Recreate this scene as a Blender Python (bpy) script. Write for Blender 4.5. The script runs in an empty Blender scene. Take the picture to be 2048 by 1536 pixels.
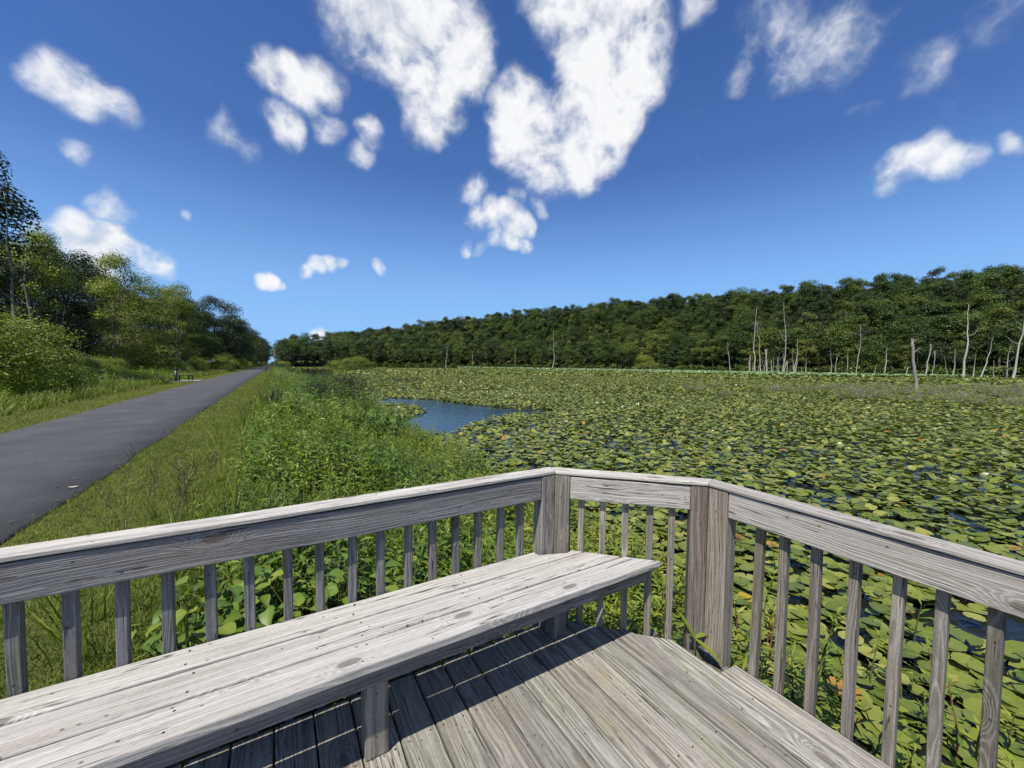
import bpy, bmesh, math, random
import numpy as np
from mathutils import Matrix, Vector

random.seed(7)
RNG = np.random.RandomState(11)
SC = bpy.context.scene
COL = SC.collection
R = math.radians

# ------------------------------------------------------------------ camera
FPX, PITCH, ROLL, EYE = 795.84, 0.0460, 0.0118, 1.5436
fw = np.array([0, math.cos(PITCH), -math.sin(PITCH)])
rt = np.array([1.0, 0, 0]); up = np.cross(rt, fw)
rt, up = math.cos(ROLL) * rt + math.sin(ROLL) * up, -math.sin(ROLL) * rt + math.cos(ROLL) * up
cam_data = bpy.data.cameras.new('camera')
cam_data.sensor_fit = 'HORIZONTAL'
cam_data.sensor_width = 36.0
cam_data.lens = 36.0 * FPX / 2048.0
cam_data.clip_start = 0.05
cam_data.clip_end = 8000
cam = bpy.data.objects.new('camera', cam_data)
COL.objects.link(cam)
m = Matrix.Identity(4)
for i in range(3):
    m[i][0], m[i][1], m[i][2] = rt[i], up[i], -fw[i]
m.translation = Vector((0, 0, EYE))
cam.matrix_world = m
SC.camera = cam
SC.render.engine = 'CYCLES'
SC.cycles.max_bounces = 6
SC.cycles.transparent_max_bounces = 4
SC.cycles.use_denoising = True

# ------------------------------------------------------------------ light
SUN = Vector((-0.32, -0.50, 1.0)).normalized()
SUN_EL = math.asin(SUN.z)
SUN_AZ = math.atan2(SUN.x, SUN.y)
sl = bpy.data.lights.new('sun', 'SUN')
sl.energy = 4.9
sl.angle = R(0.53)
sl.color = (1.0, 0.955, 0.88)
so = bpy.data.objects.new('sun', sl)
COL.objects.link(so)
so.rotation_euler = (-SUN).to_track_quat('-Z', 'Y').to_euler()
so.location = (0, 0, 60)
SC.view_settings.view_transform = 'Standard'
SC.view_settings.look = 'None'
SC.view_settings.exposure = 0.36
SC.view_settings.gamma = 1.0
SC.view_settings.use_curve_mapping = False
SKY_STRENGTH = 0.094


def ray(x, y):
    """direction through a point of the photograph, used to take bearings off it"""
    d = fw + (x - 1024) / FPX * rt - (y - 768) / FPX * up
    return d / np.linalg.norm(d)


def gp(x, y, z):
    d = ray(x, y)
    t = (z - EYE) / d[2]
    return np.array([d[0] * t, d[1] * t, z])


def bearing(x, depth):
    """ground position on the bearing of photo column x at a depth along the view axis"""
    d = ray(x, 730)
    t = depth / d[1]
    return np.array([d[0] * t, depth])


def ztop(y, x, depth):
    d = ray(x, y)
    return EYE + d[2] * depth / d[1]


# ground axes: A across the path towards the pond, B along the path away from us
A = np.array([0.8598, 0.5107]); B = np.array([-0.5107, 0.8598])


def LU(lat, u, z=0.0):
    p = A * lat + B * u
    return np.array([p[0], p[1], z])


def lat_of(x, y):
    return A[0] * x + A[1] * y


def u_of(x, y):
    return B[0] * x + B[1] * y


# ------------------------------------------------------------------ world
world = bpy.data.worlds.new('World')
SC.world = world
world.use_nodes = True
wn, wl = world.node_tree.nodes, world.node_tree.links
wn.clear()
w_out = wn.new('ShaderNodeOutputWorld')
w_bg = wn.new('ShaderNodeBackground')
w_bg.inputs['Strength'].default_value = SKY_STRENGTH
sky = wn.new('ShaderNodeTexSky')
sky.sky_type = 'NISHITA'
sky.sun_disc = False
sky.sun_elevation = SUN_EL
sky.sun_rotation = SUN_AZ
sky.altitude = 100
sky.air_density = 1.0
sky.dust_density = 0.0
sky.ozone_density = 1.6
w_tc = wn.new('ShaderNodeTexCoord')


def wmath(op, a, b=None, c=None):
    n = wn.new('ShaderNodeMath'); n.operation = op
    for i, v in enumerate((a, b, c)):
        if v is None: continue
        if isinstance(v, (int, float)): n.inputs[i].default_value = v
        else: wl.new(v, n.inputs[i])
    return n.outputs[0]


def wnoise(vec, scale, detail, rough, lac=2.0):
    n = wn.new('ShaderNodeTexNoise')
    n.inputs['Scale'].default_value = scale
    n.inputs['Detail'].default_value = detail
    n.inputs['Roughness'].default_value = rough
    n.inputs['Lacunarity'].default_value = lac
    wl.new(vec, n.inputs['Vector'])
    return n


dirv = w_tc.outputs['Generated']
warp = wnoise(dirv, 7.0, 3.0, 0.55)
wsub = wn.new('ShaderNodeVectorMath'); wsub.operation = 'SUBTRACT'
wl.new(warp.outputs['Color'], wsub.inputs[0]); wsub.inputs[1].default_value = (0.5, 0.5, 0.5)
wsc = wn.new('ShaderNodeVectorMath'); wsc.operation = 'SCALE'
wl.new(wsub.outputs[0], wsc.inputs[0]); wsc.inputs['Scale'].default_value = 0.085
wadd = wn.new('ShaderNodeVectorMath'); wadd.operation = 'ADD'
wl.new(dirv, wadd.inputs[0]); wl.new(wsc.outputs[0], wadd.inputs[1])
wnrm = wn.new('ShaderNodeVectorMath'); wnrm.operation = 'NORMALIZE'
wl.new(wadd.outputs[0], wnrm.inputs[0])
wdir = wnrm.outputs[0]

# cloud puffs: bearing (as photo coordinates), radius, thickness
PUFFS = [
    (700, 0, 75, .8), (770, 40, 110, 1), (850, 60, 120, 1.1), (900, 110, 85, 1.1), (830, 130, 75, 1), (870, 190, 65, .95), (845, 240, 48, .8), (940, 150, 48, .8), (800, -60, 160, 1),
    (1150, 60, 75, .9), (1215, 90, 95, 1.1), (1250, 130, 90, 1.1), (1290, 60, 70, .9), (1170, 150, 75, 1), (1190, 215, 95, 1.15), (1120, 290, 85, 1.15), (1050, 255, 70, 1.05), (1030, 190, 48, .9), (1090, 335, 60, .95), (1200, 295, 55, .9), (1150, -30, 110, 1), (1260, -40, 100, 1), (1310, 130, 40, .7), (1020, 300, 40, .8), (1165, 345, 40, .8),
    (1400, 5, 36, .55), (1540, 60, 75, .62), (1600, 110, 75, .68), (1690, 75, 80, .66), (1580, 160, 45, .55), (1470, 150, 36, .5), (1745, 60, 45, .55), (1560, 20, 50, .5),
    (1830, 130, 52, .52), (1870, 90, 38, .52), (1790, 170, 28, .45), (1980, 20, 50, .5), (1710, 215, 26, .4),
    (1790, 335, 42, .72), (1845, 312, 48, .82), (1895, 318, 46, .78), (1945, 300, 34, .62), (1775, 368, 28, .6), (2035, 262, 28, .5),
    (70, 148, 36, .6), (110, 150, 50, .85), (155, 172, 55, .95), (200, 190, 45, .85), (228, 215, 34, .6),
    (540, 150, 44, .8), (600, 170, 52, .9), (650, 165, 40, .75), (570, 250, 38, .78), (548, 238, 30, .7), (460, 268, 32, .5), (485, 292, 28, .5), (660, 255, 32, .55), (738, 265, 28, .6), (725, 310, 26, .55),
    (945, 375, 34, .62), (950, 438, 30, .8), (985, 434, 32, .95), (1020, 440, 30, .95), (1045, 446, 20, .75), (985, 478, 18, .7), (1012, 478, 22, .8), (1038, 484, 18, .7), (930, 495, 15, .6), (958, 496, 15, .6), (1045, 402, 18, .55), (1078, 416, 18, .55),
    (215, 410, 34, .6), (250, 425, 26, .5), (140, 305, 30, .5),
    (100, 490, 52, .95), (165, 478, 58, 1.1), (230, 490, 54, 1.05), (280, 510, 42, .9), (120, 530, 55, .95), (200, 530, 50, 1), (325, 530, 26, .7),
    (520, 560, 17, .85), (540, 556, 20, .95), (560, 562, 14, .7), (615, 532, 17, .6), (640, 524, 20, .7), (665, 520, 18, .7), (685, 518, 14, .6), (752, 535, 13, .7), (640, 662, 16, .8), (375, 436, 14, .5),
]
blobs = []
for (x, y, r, w) in PUFFS:
    c = ray(x, y)
    a1 = math.acos(min(1, float(np.dot(c, ray(x + r, y)))))
    a2 = math.acos(min(1, float(np.dot(c, ray(x, y + r)))))
    blobs.append((c, 0.5 * (a1 + a2), w * .84 if x > 1400 and y < 230 else w * 1.12 if w < .85 else w * 1.05))
rs = random.Random(5)
for k in range(16):                      # the same kind of sky goes on behind us
    az = R(rs.uniform(62, 298)); el = R(rs.uniform(12, 70))
    for j in range(3):
        a2, e2 = az + rs.uniform(-.1, .1), el + rs.uniform(-.06, .06)
        c = np.array([math.sin(a2) * math.cos(e2), math.cos(a2) * math.cos(e2), math.sin(e2)])
        blobs.append((c, rs.uniform(.05, .12), rs.uniform(.6, 1.0)))
acc = None
for c, rad, w in blobs:
    dp = wn.new('ShaderNodeVectorMath'); dp.operation = 'DOT_PRODUCT'
    wl.new(wdir, dp.inputs[0]); dp.inputs[1].default_value = tuple(c)
    k = 1.0 / (1.0 - math.cos(rad * 1.34))
    # w * max(0, 1 - (1-dot)*k)
    v = wmath('MULTIPLY_ADD', dp.outputs['Value'], k * w, w * (1 - k))
    acc = wmath('SMOOTH_MAX', v, acc, 0.25) if acc is not None else wmath('MAXIMUM', v, 0.0)
n1 = wnoise(dirv, 9.0, 8.0, 0.58)
n2 = wnoise(wdir, 30.0, 6.0, 0.6)
n4 = wnoise(wdir, 17.0, 4.0, 0.5)
billow = wmath('SUBTRACT', 0.22, wmath('ABSOLUTE', wmath('MULTIPLY', wmath('SUBTRACT', n4.outputs['Fac'], 0.5), 2.6)))
fb = wmath('ADD', wmath('MULTIPLY_ADD', wmath('SUBTRACT', n1.outputs['Fac'], 0.5), 3.0, wmath('MULTIPLY', wmath('SUBTRACT', n2.outputs['Fac'], 0.5), 1.0)), wmath('MULTIPLY', billow, 0.7))
fieldv = wmath('ADD', wmath('MULTIPLY', acc, 0.92), wmath('MULTIPLY', fb, wmath('MULTIPLY_ADD', acc, 0.50, 0.24)))
dens = wn.new('ShaderNodeMapRange'); dens.interpolation_type = 'SMOOTHERSTEP'
wl.new(fieldv, dens.inputs['Value'])
dens.inputs['From Min'].default_value = 0.05
dens.inputs['From Max'].default_value = 1.12
dens_out = wmath('MULTIPLY', dens.outputs['Result'], 0.98)
n3 = wnoise(wdir, 5.5, 3.0, 0.55)
cbr = wn.new('ShaderNodeMapRange'); cbr.interpolation_type = 'SMOOTHSTEP'
wl.new(wmath('MULTIPLY_ADD', billow, 0.30, wmath('MULTIPLY_ADD', n1.outputs['Fac'], 0.5, wmath('MULTIPLY', n3.outputs['Fac'], 0.5))), cbr.inputs['Value'])
cbr.inputs['From Min'].default_value = 0.34; cbr.inputs['From Max'].default_value = 0.58
ccol = wn.new('ShaderNodeMix'); ccol.data_type = 'RGBA'
wl.new(cbr.outputs['Result'], ccol.inputs['Factor'])
k = 0.1 / SKY_STRENGTH
ccol.inputs['A'].default_value = (5.4 * k, 5.7 * k, 6.25 * k, 1)
ccol.inputs['B'].default_value = (7.45 * k, 7.5 * k, 7.6 * k, 1)
hsv = wn.new('ShaderNodeHueSaturation')
hsv.inputs['Saturation'].default_value = 1.22
hsv.inputs['Value'].default_value = 1.0
wsep = wn.new('ShaderNodeSeparateXYZ'); wl.new(dirv, wsep.inputs[0])
wel = wn.new('ShaderNodeMapRange'); wel.interpolation_type = 'SMOOTHSTEP'      # clear blue right down to the horizon, all round
wl.new(wsep.outputs['Z'], wel.inputs['Value'])
wel.inputs['From Min'].default_value = -.02; wel.inputs['From Max'].default_value = .44
wel.inputs['To Min'].default_value = .92; wel.inputs['To Max'].default_value = 0.0
whz = wn.new('ShaderNodeMix'); whz.data_type = 'RGBA'
wl.new(wel.outputs['Result'], whz.inputs['Factor'])
wl.new(sky.outputs['Color'], whz.inputs['A'])
whz.inputs['B'].default_value = (3.1, 5.3, 7.3, 1)
wtn = wn.new('ShaderNodeMix'); wtn.data_type = 'RGBA'; wtn.blend_type = 'MULTIPLY'
wtn.inputs['Factor'].default_value = 1.0
wl.new(whz.outputs['Result'], wtn.inputs['A'])
wtn.inputs['B'].default_value = (.99, .95, 1.11, 1)
wl.new(wtn.outputs['Result'], hsv.inputs['Color'])
wmix = wn.new('ShaderNodeMix'); wmix.data_type = 'RGBA'
wl.new(dens_out, wmix.inputs['Factor'])
wl.new(hsv.outputs['Color'], wmix.inputs['A'])
wl.new(ccol.outputs['Result'], wmix.inputs['B'])
wl.new(wmix.outputs['Result'], w_bg.inputs['Color'])
wl.new(w_bg.outputs[0], w_out.inputs['Surface'])

# ------------------------------------------------------------------ materials


class NT:
    """small node-tree builder"""

    def __init__(self, name):
        self.mat = bpy.data.materials.new(name)
        self.mat.use_nodes = True
        self.t = self.mat.node_tree
        self.t.nodes.clear()
        self.out = self.t.nodes.new('ShaderNodeOutputMaterial')

    def n(self, typ, **kw):
        nd = self.t.nodes.new(typ)
        for k_, v in kw.items(): setattr(nd, k_, v)
        return nd

    def put(self, v, sock):
        if isinstance(v, bpy.types.NodeSocket): self.t.links.new(v, sock)
        elif v is not None: sock.default_value = v

    def m(self, op, a, b=None, c=None, clamp=False):
        nd = self.n('ShaderNodeMath', operation=op, use_clamp=clamp)
        for i, v in enumerate((a, b, c)): self.put(v, nd.inputs[i])
        return nd.outputs[0]

    def vm(self, op, a, b=None):
        nd = self.n('ShaderNodeVectorMath', operation=op)
        self.put(a, nd.inputs[0])
        if b is not None: self.put(b, nd.inputs[1])
        return nd.outputs[0]

    def noise(self, vec, scale, detail=3, rough=.55, dist=0.0):
        nd = self.n('ShaderNodeTexNoise')
        self.put(vec, nd.inputs['Vector'])
        nd.inputs['Scale'].default_value = scale
        nd.inputs['Detail'].default_value = detail
        nd.inputs['Roughness'].default_value = rough
        nd.inputs['Distortion'].default_value = dist
        return nd.outputs['Fac']

    def map(self, v, a, b, c=0.0, d=1.0, smooth=False):
        nd = self.n('ShaderNodeMapRange')
        if smooth: nd.interpolation_type = 'SMOOTHSTEP'
        self.put(v, nd.inputs['Value'])
        nd.inputs['From Min'].default_value = a; nd.inputs['From Max'].default_value = b
        nd.inputs['To Min'].default_value = c; nd.inputs['To Max'].default_value = d
        return nd.outputs['Result']

    def mix(self, f, a, b, mode='MIX'):
        nd = self.n('ShaderNodeMix', data_type='RGBA', blend_type=mode)
        self.put(f, nd.inputs['Factor'])
        for v, s in ((a, nd.inputs['A']), (b, nd.inputs['B'])):
            if isinstance(v, tuple) and len(v) == 3: v = v + (1,)
            self.put(v, s)
        return nd.outputs['Result']

    def ramp(self, f, stops):
        nd = self.n('ShaderNodeValToRGB')
        el = nd.color_ramp.elements
        while len(el) < len(stops): el.new(0.5)
        for e, (p, c) in zip(el, stops):
            e.position = p; e.color = tuple(c) + (1,)
        self.put(f, nd.inputs['Fac'])
        return nd.outputs['Color']

    def bump(self, h, strength, dist):
        nd = self.n('ShaderNodeBump')
        nd.inputs['Strength'].default_value = strength
        nd.inputs['Distance'].default_value = dist
        self.put(h, nd.inputs['Height'])
        return nd.outputs['Normal']

    def bsdf(self, col, rough=.8, spec=.3, normal=None):
        nd = self.n('ShaderNodeBsdfPrincipled')
        if isinstance(col, tuple) and len(col) == 3: col = col + (1,)
        self.put(col, nd.inputs['Base Color'])
        self.put(rough, nd.inputs['Roughness'])
        nd.inputs['Specular IOR Level'].default_value = spec
        if normal is not None: self.put(normal, nd.inputs['Normal'])
        return nd

    def done(self, shader):
        self.t.links.new(shader, self.out.inputs['Surface'])
        return self.mat


def sep(t, v):
    nd = t.n('ShaderNodeSeparateXYZ'); t.put(v, nd.inputs[0]); return nd.outputs


def comb(t, x, y, z):
    nd = t.n('ShaderNodeCombineXYZ')
    for i, v in enumerate((x, y, z)): t.put(v, nd.inputs[i])
    return nd.outputs[0]


def wood_material(name, dark, mid, pale, algae=0.0, brown=0.25, ringf=150.0, knots=.45):
    """weathered softwood: growth rings cut by the board, checks, knots, lichen"""
    t = NT(name)
    oc = t.n('ShaderNodeTexCoord').outputs['Object']
    inf = t.n('ShaderNodeObjectInfo')
    rnd = inf.outputs['Random']
    x, y, z = sep(t, oc)
    xo = t.m('MULTIPLY_ADD', rnd, 61.7, x)
    r2 = t.m('FRACT', t.m('MULTIPLY', rnd, 17.31))
    r3 = t.m('FRACT', t.m('MULTIPLY', rnd, 91.7))
    # knots
    kv = t.n('ShaderNodeTexVoronoi', voronoi_dimensions='2D')
    kv.inputs['Randomness'].default_value = 0.9
    t.put(comb(t, t.m('MULTIPLY', xo, 1.9), t.m('MULTIPLY_ADD', y, 5.0, t.m('MULTIPLY', r2, 9.0)), 0.0), kv.inputs['Vector'])
    kv.inputs['Scale'].default_value = 1.0
    kd = kv.outputs['Distance']
    ken = t.m('LESS_THAN', sep(t, kv.outputs['Color'])[0], knots)
    kbump = t.m('MULTIPLY', ken, t.m('EXPONENT', t.m('MULTIPLY', t.m('POWER', t.m('DIVIDE', kd, 0.15), 2.0), -1.0)))
    kmask = t.m('MULTIPLY', ken, t.map(kd, 0.105, 0.06, 0, 1, True))
    # rings
    wob = t.noise(comb(t, t.m('MULTIPLY', xo, 0.8), t.m('MULTIPLY', y, 1.5), z), 1.0, 2, .5)
    wob2 = t.noise(comb(t, t.m('MULTIPLY', xo, 3.2), t.m('MULTIPLY', y, 9.0), z), 1.0, 2, .5)
    yy = t.m('ADD', y, t.m('ADD', t.m('MULTIPLY_ADD', r2, 0.10, -0.05), t.m('MULTIPLY_ADD', wob, 0.09, -0.045)))
    zz = t.m('ADD', z, t.m('ADD', t.m('MULTIPLY_ADD', r3, 0.07, 0.022), t.m('MULTIPLY_ADD', wob2, 0.018, -0.009)))
    rr = t.m('SQRT', t.m('ADD', t.m('MULTIPLY', yy, yy), t.m('MULTIPLY', zz, zz)))
    irr = t.noise(comb(t, t.m('MULTIPLY', xo, 0.5), t.m('MULTIPLY', rr, 55.0), 0.0), 1.0, 2, .6)
    rv = t.m('ADD', t.m('ADD', t.m('MULTIPLY', rr, ringf), t.m('MULTIPLY', irr, 4.5)), t.m('MULTIPLY', kbump, 6.5))
    ring = t.m('MULTIPLY_ADD', t.m('SINE', t.m('MULTIPLY', rv, 6.283)), 0.5, 0.5)
    ring = t.m('POWER', ring, 1.6)
    fine = t.noise(comb(t, t.m('MULTIPLY', xo, 3.0), t.m('MULTIPLY', y, 150.0), t.m('MULTIPLY', z, 150.0)), 1.0, 3, .6)
    streak = t.noise(comb(t, t.m('MULTIPLY', xo, 1.1), t.m('MULTIPLY', y, 46.0), t.m('MULTIPLY', z, 46.0)), 1.0, 4, .6)
    blot = t.noise(comb(t, t.m('MULTIPLY', xo, 3.0), t.m('MULTIPLY', y, 11.0), t.m('MULTIPLY', z, 11.0)), 1.0, 4, .6)
    speck = t.noise(comb(t, t.m('MULTIPLY', xo, 60.0), t.m('MULTIPLY', y, 150.0), t.m('MULTIPLY', z, 150.0)), 1.0, 2, .5)
    val = t.m('ADD', t.m('ADD', t.m('MULTIPLY', ring, 0.26), t.m('MULTIPLY', fine, 0.46)),
              t.m('ADD', t.m('MULTIPLY', streak, 0.60), t.m('MULTIPLY', blot, 0.46)))
    val = t.m('ADD', val, t.m('MULTIPLY_ADD', speck, 0.30, -0.15))
    v01 = t.map(val, 0.44, 1.20)
    col = t.ramp(v01, [(0.0, dark), (0.45, mid), (1.0, pale)])
    # warm brown where the grey skin is thin
    bn = t.noise(comb(t, t.m('MULTIPLY', xo, 1.3), t.m('MULTIPLY', y, 16.0), t.m('MULTIPLY', z, 16.0)), 1.0, 3, .5)
    col = t.mix(t.m('MULTIPLY', t.map(bn, 0.55, 0.72, 0, 1, True), brown), col, (0.27, 0.165, 0.09))
    if algae > 0:
        an = t.noise(comb(t, t.m('MULTIPLY', xo, 2.4), t.m('MULTIPLY', y, 10.0), z), 1.0, 4, .6)
        col = t.mix(t.m('MULTIPLY', t.map(an, 0.52, 0.70, 0, 1, True), algae), col, (0.24, 0.225, 0.09))
    col = t.mix(t.m('MULTIPLY', kmask, 0.65), col, (0.085, 0.06, 0.045))
    # drying checks
    ck = t.noise(comb(t, t.m('MULTIPLY', xo, 1.7), t.m('MULTIPLY', y, 75.0), t.m('MULTIPLY', z, 75.0)), 1.0, 1, .4)
    ckm = t.m('MULTIPLY', t.map(t.m('ABSOLUTE', t.m('SUBTRACT', ck, 0.5)), 0.010, 0.022, 1, 0),
              t.map(blot, 0.50, 0.56, 0, 1))
    col = t.mix(t.m('MULTIPLY', ckm, 0.8), col, (0.018, 0.016, 0.014))
    # nail heads and mildew specks
    sp = t.n('ShaderNodeTexVoronoi', voronoi_dimensions='2D')
    t.put(comb(t, t.m('MULTIPLY', xo, 22.0), t.m('MULTIPLY', y, 30.0), 0.0), sp.inputs['Vector'])
    sp.inputs['Scale'].default_value = 1.0
    spm = t.m('MULTIPLY', t.m('LESS_THAN', sep(t, sp.outputs['Color'])[1], 0.045), t.map(sp.outputs['Distance'], 0.16, 0.07, 0, 1))
    col = t.mix(t.m('MULTIPLY', spm, 0.75), col, (0.03, 0.028, 0.026))
    col = t.mix(1.0, col, inf.outputs['Color'], 'MULTIPLY')
    h = t.m('SUBTRACT', t.m('ADD', t.m('MULTIPLY', v01, 1.0), t.m('MULTIPLY', ring, 0.3)), t.m('MULTIPLY', ckm, 1.5))
    nrm = t.bump(h, 0.55, 0.0025)
    return t.done(t.bsdf(col, .85, .18, nrm).outputs[0])


def foliage_material(name, stops, rough=.5, spec=.35, transl=.28, objvar=.35, patch=0.0, patch_scale=.3):
    t = NT(name)
    at = t.n('ShaderNodeAttribute', attribute_name='tint')
    inf = t.n('ShaderNodeObjectInfo')
    f = t.m('ADD', at.outputs['Fac'], t.m('MULTIPLY_ADD', inf.outputs['Random'], objvar, -objvar / 2))
    if patch:
        geo = t.n('ShaderNodeNewGeometry').outputs['Position']
        f = t.m('ADD', f, t.m('MULTIPLY_ADD', t.noise(geo, patch_scale, 3, .55), patch, -patch / 2))
    col = t.ramp(f, stops)
    b = t.bsdf(col, rough, spec)
    if transl <= 0: return t.done(b.outputs[0])
    tr = t.n('ShaderNodeBsdfTranslucent')
    t.put(t.mix(1.0, col, (1.15, 1.25, 0.6), 'MULTIPLY'), tr.inputs['Color'])
    ms = t.n('ShaderNodeMixShader'); ms.inputs[0].default_value = transl
    t.t.links.new(b.outputs[0], ms.inputs[1]); t.t.links.new(tr.outputs[0], ms.inputs[2])
    return t.done(ms.outputs[0])


def plain(name, c, rough=.7, spec=.3, var=.0, scale=8.0, bump=0.0):
    t = NT(name)
    col = c + (1,)
    nrm = None
    if var or bump:
        n = t.noise(t.n('ShaderNodeTexCoord').outputs['Object'], scale, 5, .6)
        col = t.mix(n, tuple(v * (1 - var) for v in c), tuple(v * (1 + var) for v in c))
        if bump: nrm = t.bump(n, .6, bump)
    return t.done(t.bsdf(col, rough, spec, nrm).outputs[0])


MW_SILVER = wood_material('weathered_wood_silver', (.165, .157, .143), (.385, .367, .335), (.555, .533, .492), 0, .14, 110, .62)
MW_GREY = wood_material('weathered_wood_grey', (.048, .047, .044), (.152, .148, .140), (.31, .303, .288), 0.06, .2, 110, .55)
MW_DECK = wood_material('weathered_wood_deck', (.064, .059, .051), (.182, .171, .150), (.37, .353, .318), 0.34, .16, 120, .3)
MW_POST = wood_material('weathered_wood_post', (.046, .042, .036), (.148, .140, .123), (.31, .297, .268), 0.2, .14, 120, .5)

GREEN_TREE = [(0.0, (.022, .036, .009)), (.35, (.046, .080, .016)), (.7, (.092, .136, .025)), (1.0, (.18, .185, .035))]
M_TREE = foliage_material('tree_leaves', GREEN_TREE, .55, .3, .25, .55)
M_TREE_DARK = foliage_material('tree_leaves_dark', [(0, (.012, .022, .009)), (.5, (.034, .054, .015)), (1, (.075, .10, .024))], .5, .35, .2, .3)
M_TREE_OLIVE = foliage_material('tree_leaves_olive', [(0, (.06, .072, .015)), (.45, (.132, .160, .032)), (.8, (.22, .21, .05)), (1, (.32, .18, .055))], .55, .25, .28, .3)
M_BUSH = foliage_material('bush_leaves', [(0, (.06, .085, .013)), (.5, (.20, .245, .032)), (1, (.32, .34, .06))], .5, .3, .3, .2)
M_GRASS = foliage_material('grass_blades', [(0, (.050, .074, .010)), (.4, (.130, .178, .020)), (.75, (.23, .255, .042)), (1, (.32, .27, .10))], .5, .3, .3, .0, .55, .8)
M_MOWN = foliage_material('mown_grass_blades', [(0, (.065, .090, .014)), (.4, (.165, .215, .030)), (.72, (.28, .265, .07)), (1, (.40, .32, .15))], .6, .2, .25, .0, .75, .55)
M_WEED = foliage_material('weed_leaves', [(0, (.032, .054, .008)), (.45, (.118, .195, .022)), (.8, (.25, .29, .036)), (1, (.29, .25, .04))], .45, .4, .3, .15, .35, .7)
M_PAD = foliage_material('lily_pad', [(0, (.032, .050, .009)), (.38, (.098, .132, .019)), (.60, (.172, .200, .032)), (.78, (.27, .275, .065)), (.88, (.32, .26, .04)), (.95, (.34, .18, .035)), (1, (.14, .08, .03))], .38, .45, .15, .0)
M_LOTUS = foliage_material('lotus_leaf', [(0, (.10, .17, .09)), (.5, (.22, .295, .135)), (.9, (.36, .42, .22)), (1, (.48, .48, .18))], .5, .4, .2, .0)
M_SEED = foliage_material('grass_seed_heads', [(0, (.045, .028, .028)), (.6, (.10, .065, .055)), (1, (.17, .13, .09))], .7, .2, .1, .1)
M_PETAL = plain('yellow_petals', (.62, .42, .03), .6, .2)
M_BARK = plain('bark', (.085, .072, .058), .9, .15, .5, 6, .02)
M_BARK_PALE = plain('bark_pale', (.20, .185, .16), .9, .15, .4, 5, .02)
M_DEAD = plain('bleached_dead_wood', (.28, .25, .215), .85, .2, .35, 3, .02)
M_DEAD_PALE = plain('bleached_dead_wood_pale', (.35, .325, .285), .85, .2, .3, 3, .02)
M_TWIG = plain('dry_twigs', (.27, .25, .20), .9, .15, .3, 4)
M_CONCRETE = plain('concrete', (.27, .255, .23), .9, .2, .15, 12, .004)
M_GREENPAINT = plain('dark_green_paint', (.012, .028, .022), .4, .4, .2, 8)
M_DARKPOST = plain('dark_creosoted_wood', (.05, .042, .036), .85, .2, .3, 8)
M_SIGN = plain('white_sign_face', (.72, .72, .68), .5, .4, .05, 20)
M_SCREW = plain('rusty_screw', (.035, .028, .024), .6, .4)
M_STEM = plain('plant_stems', (.10, .115, .03), .6, .3, .3, 8)
M_REDSTEM = plain('reddish_stems', (.17, .07, .04), .6, .3, .3, 8)


def asphalt():
    t = NT('asphalt')
    g = t.n('ShaderNodeNewGeometry').outputs['Position']
    a = t.noise(g, 90, 3, .7); b = t.noise(g, 1.1, 4, .55); c = t.noise(g, 320, 2, .5)
    v = t.m('ADD', t.m('MULTIPLY', a, .42), t.m('ADD', t.m('MULTIPLY', b, .48), t.m('MULTIPLY', c, .30)))
    col = t.ramp(t.map(v, .35, .85), [(0, (.036, .036, .038)), (.5, (.066, .066, .068)), (1, (.112, .111, .112))])
    vo = t.n('ShaderNodeTexVoronoi'); t.put(g, vo.inputs['Vector']); vo.inputs['Scale'].default_value = 14
    lit = t.m('MULTIPLY', t.m('LESS_THAN', sep(t, vo.outputs['Color'])[0], .07), t.map(vo.outputs['Distance'], .16, .10))
    col = t.mix(t.m('MULTIPLY', lit, .75), col, (.19, .17, .13))
    return t.done(t.bsdf(col, .88, .25, t.bump(t.m('ADD', a, c), .6, .006)).outputs[0])


def ground_mat():
    t = NT('ground_soil_and_turf')
    g = t.n('ShaderNodeNewGeometry').outputs['Position']
    a = t.noise(g, .6, 5, .6); b = t.noise(g, 9, 4, .6)
    v = t.m('ADD', t.m('MULTIPLY', a, .6), t.m('MULTIPLY', b, .5))
    col = t.ramp(t.map(v, .35, .8), [(0, (.035, .042, .012)), (.5, (.078, .088, .022)), (1, (.15, .13, .05))])
    return t.done(t.bsdf(col, .95, .1, t.bump(b, .7, .04)).outputs[0])


def water_mat():
    t = NT('pond_water')
    g = t.n('ShaderNodeNewGeometry').outputs['Position']
    n = t.noise(g, 3.0, 3, .5); n2 = t.noise(g, .22, 3, .5)
    col = t.mix(n2, (.006, .008, .009), (.016, .017, .012))
    n3 = t.noise(g, 16.0, 2, .5)
    b = t.bsdf(col, .05, .5, t.bump(t.m('ADD', n, t.m('MULTIPLY', n3, .35)), .30, .03))
    b.inputs['IOR'].default_value = 1.333
    return t.done(b.outputs[0])


M_ASPHALT, M_GROUND, M_WATER = asphalt(), ground_mat(), water_mat()

# ------------------------------------------------------------------ mesh helpers


def link(o, parent=None):
    COL.objects.link(o)
    if parent is not None: o.parent = parent
    return o


def tag(o, label=None, cat=None, group=None, kind=None):
    if label: o['label'] = label
    if cat: o['category'] = cat
    if group: o['group'] = group
    if kind: o['kind'] = kind
    return o


def thing(name, loc, label, cat, group=None, rotz=0.0):
    o = bpy.data.objects.new(name, None)
    o.empty_display_size = .2
    o.location = tuple(float(v) for v in loc)
    o.rotation_euler = (0, 0, rotz)
    link(o)
    return tag(o, label, cat, group)


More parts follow.
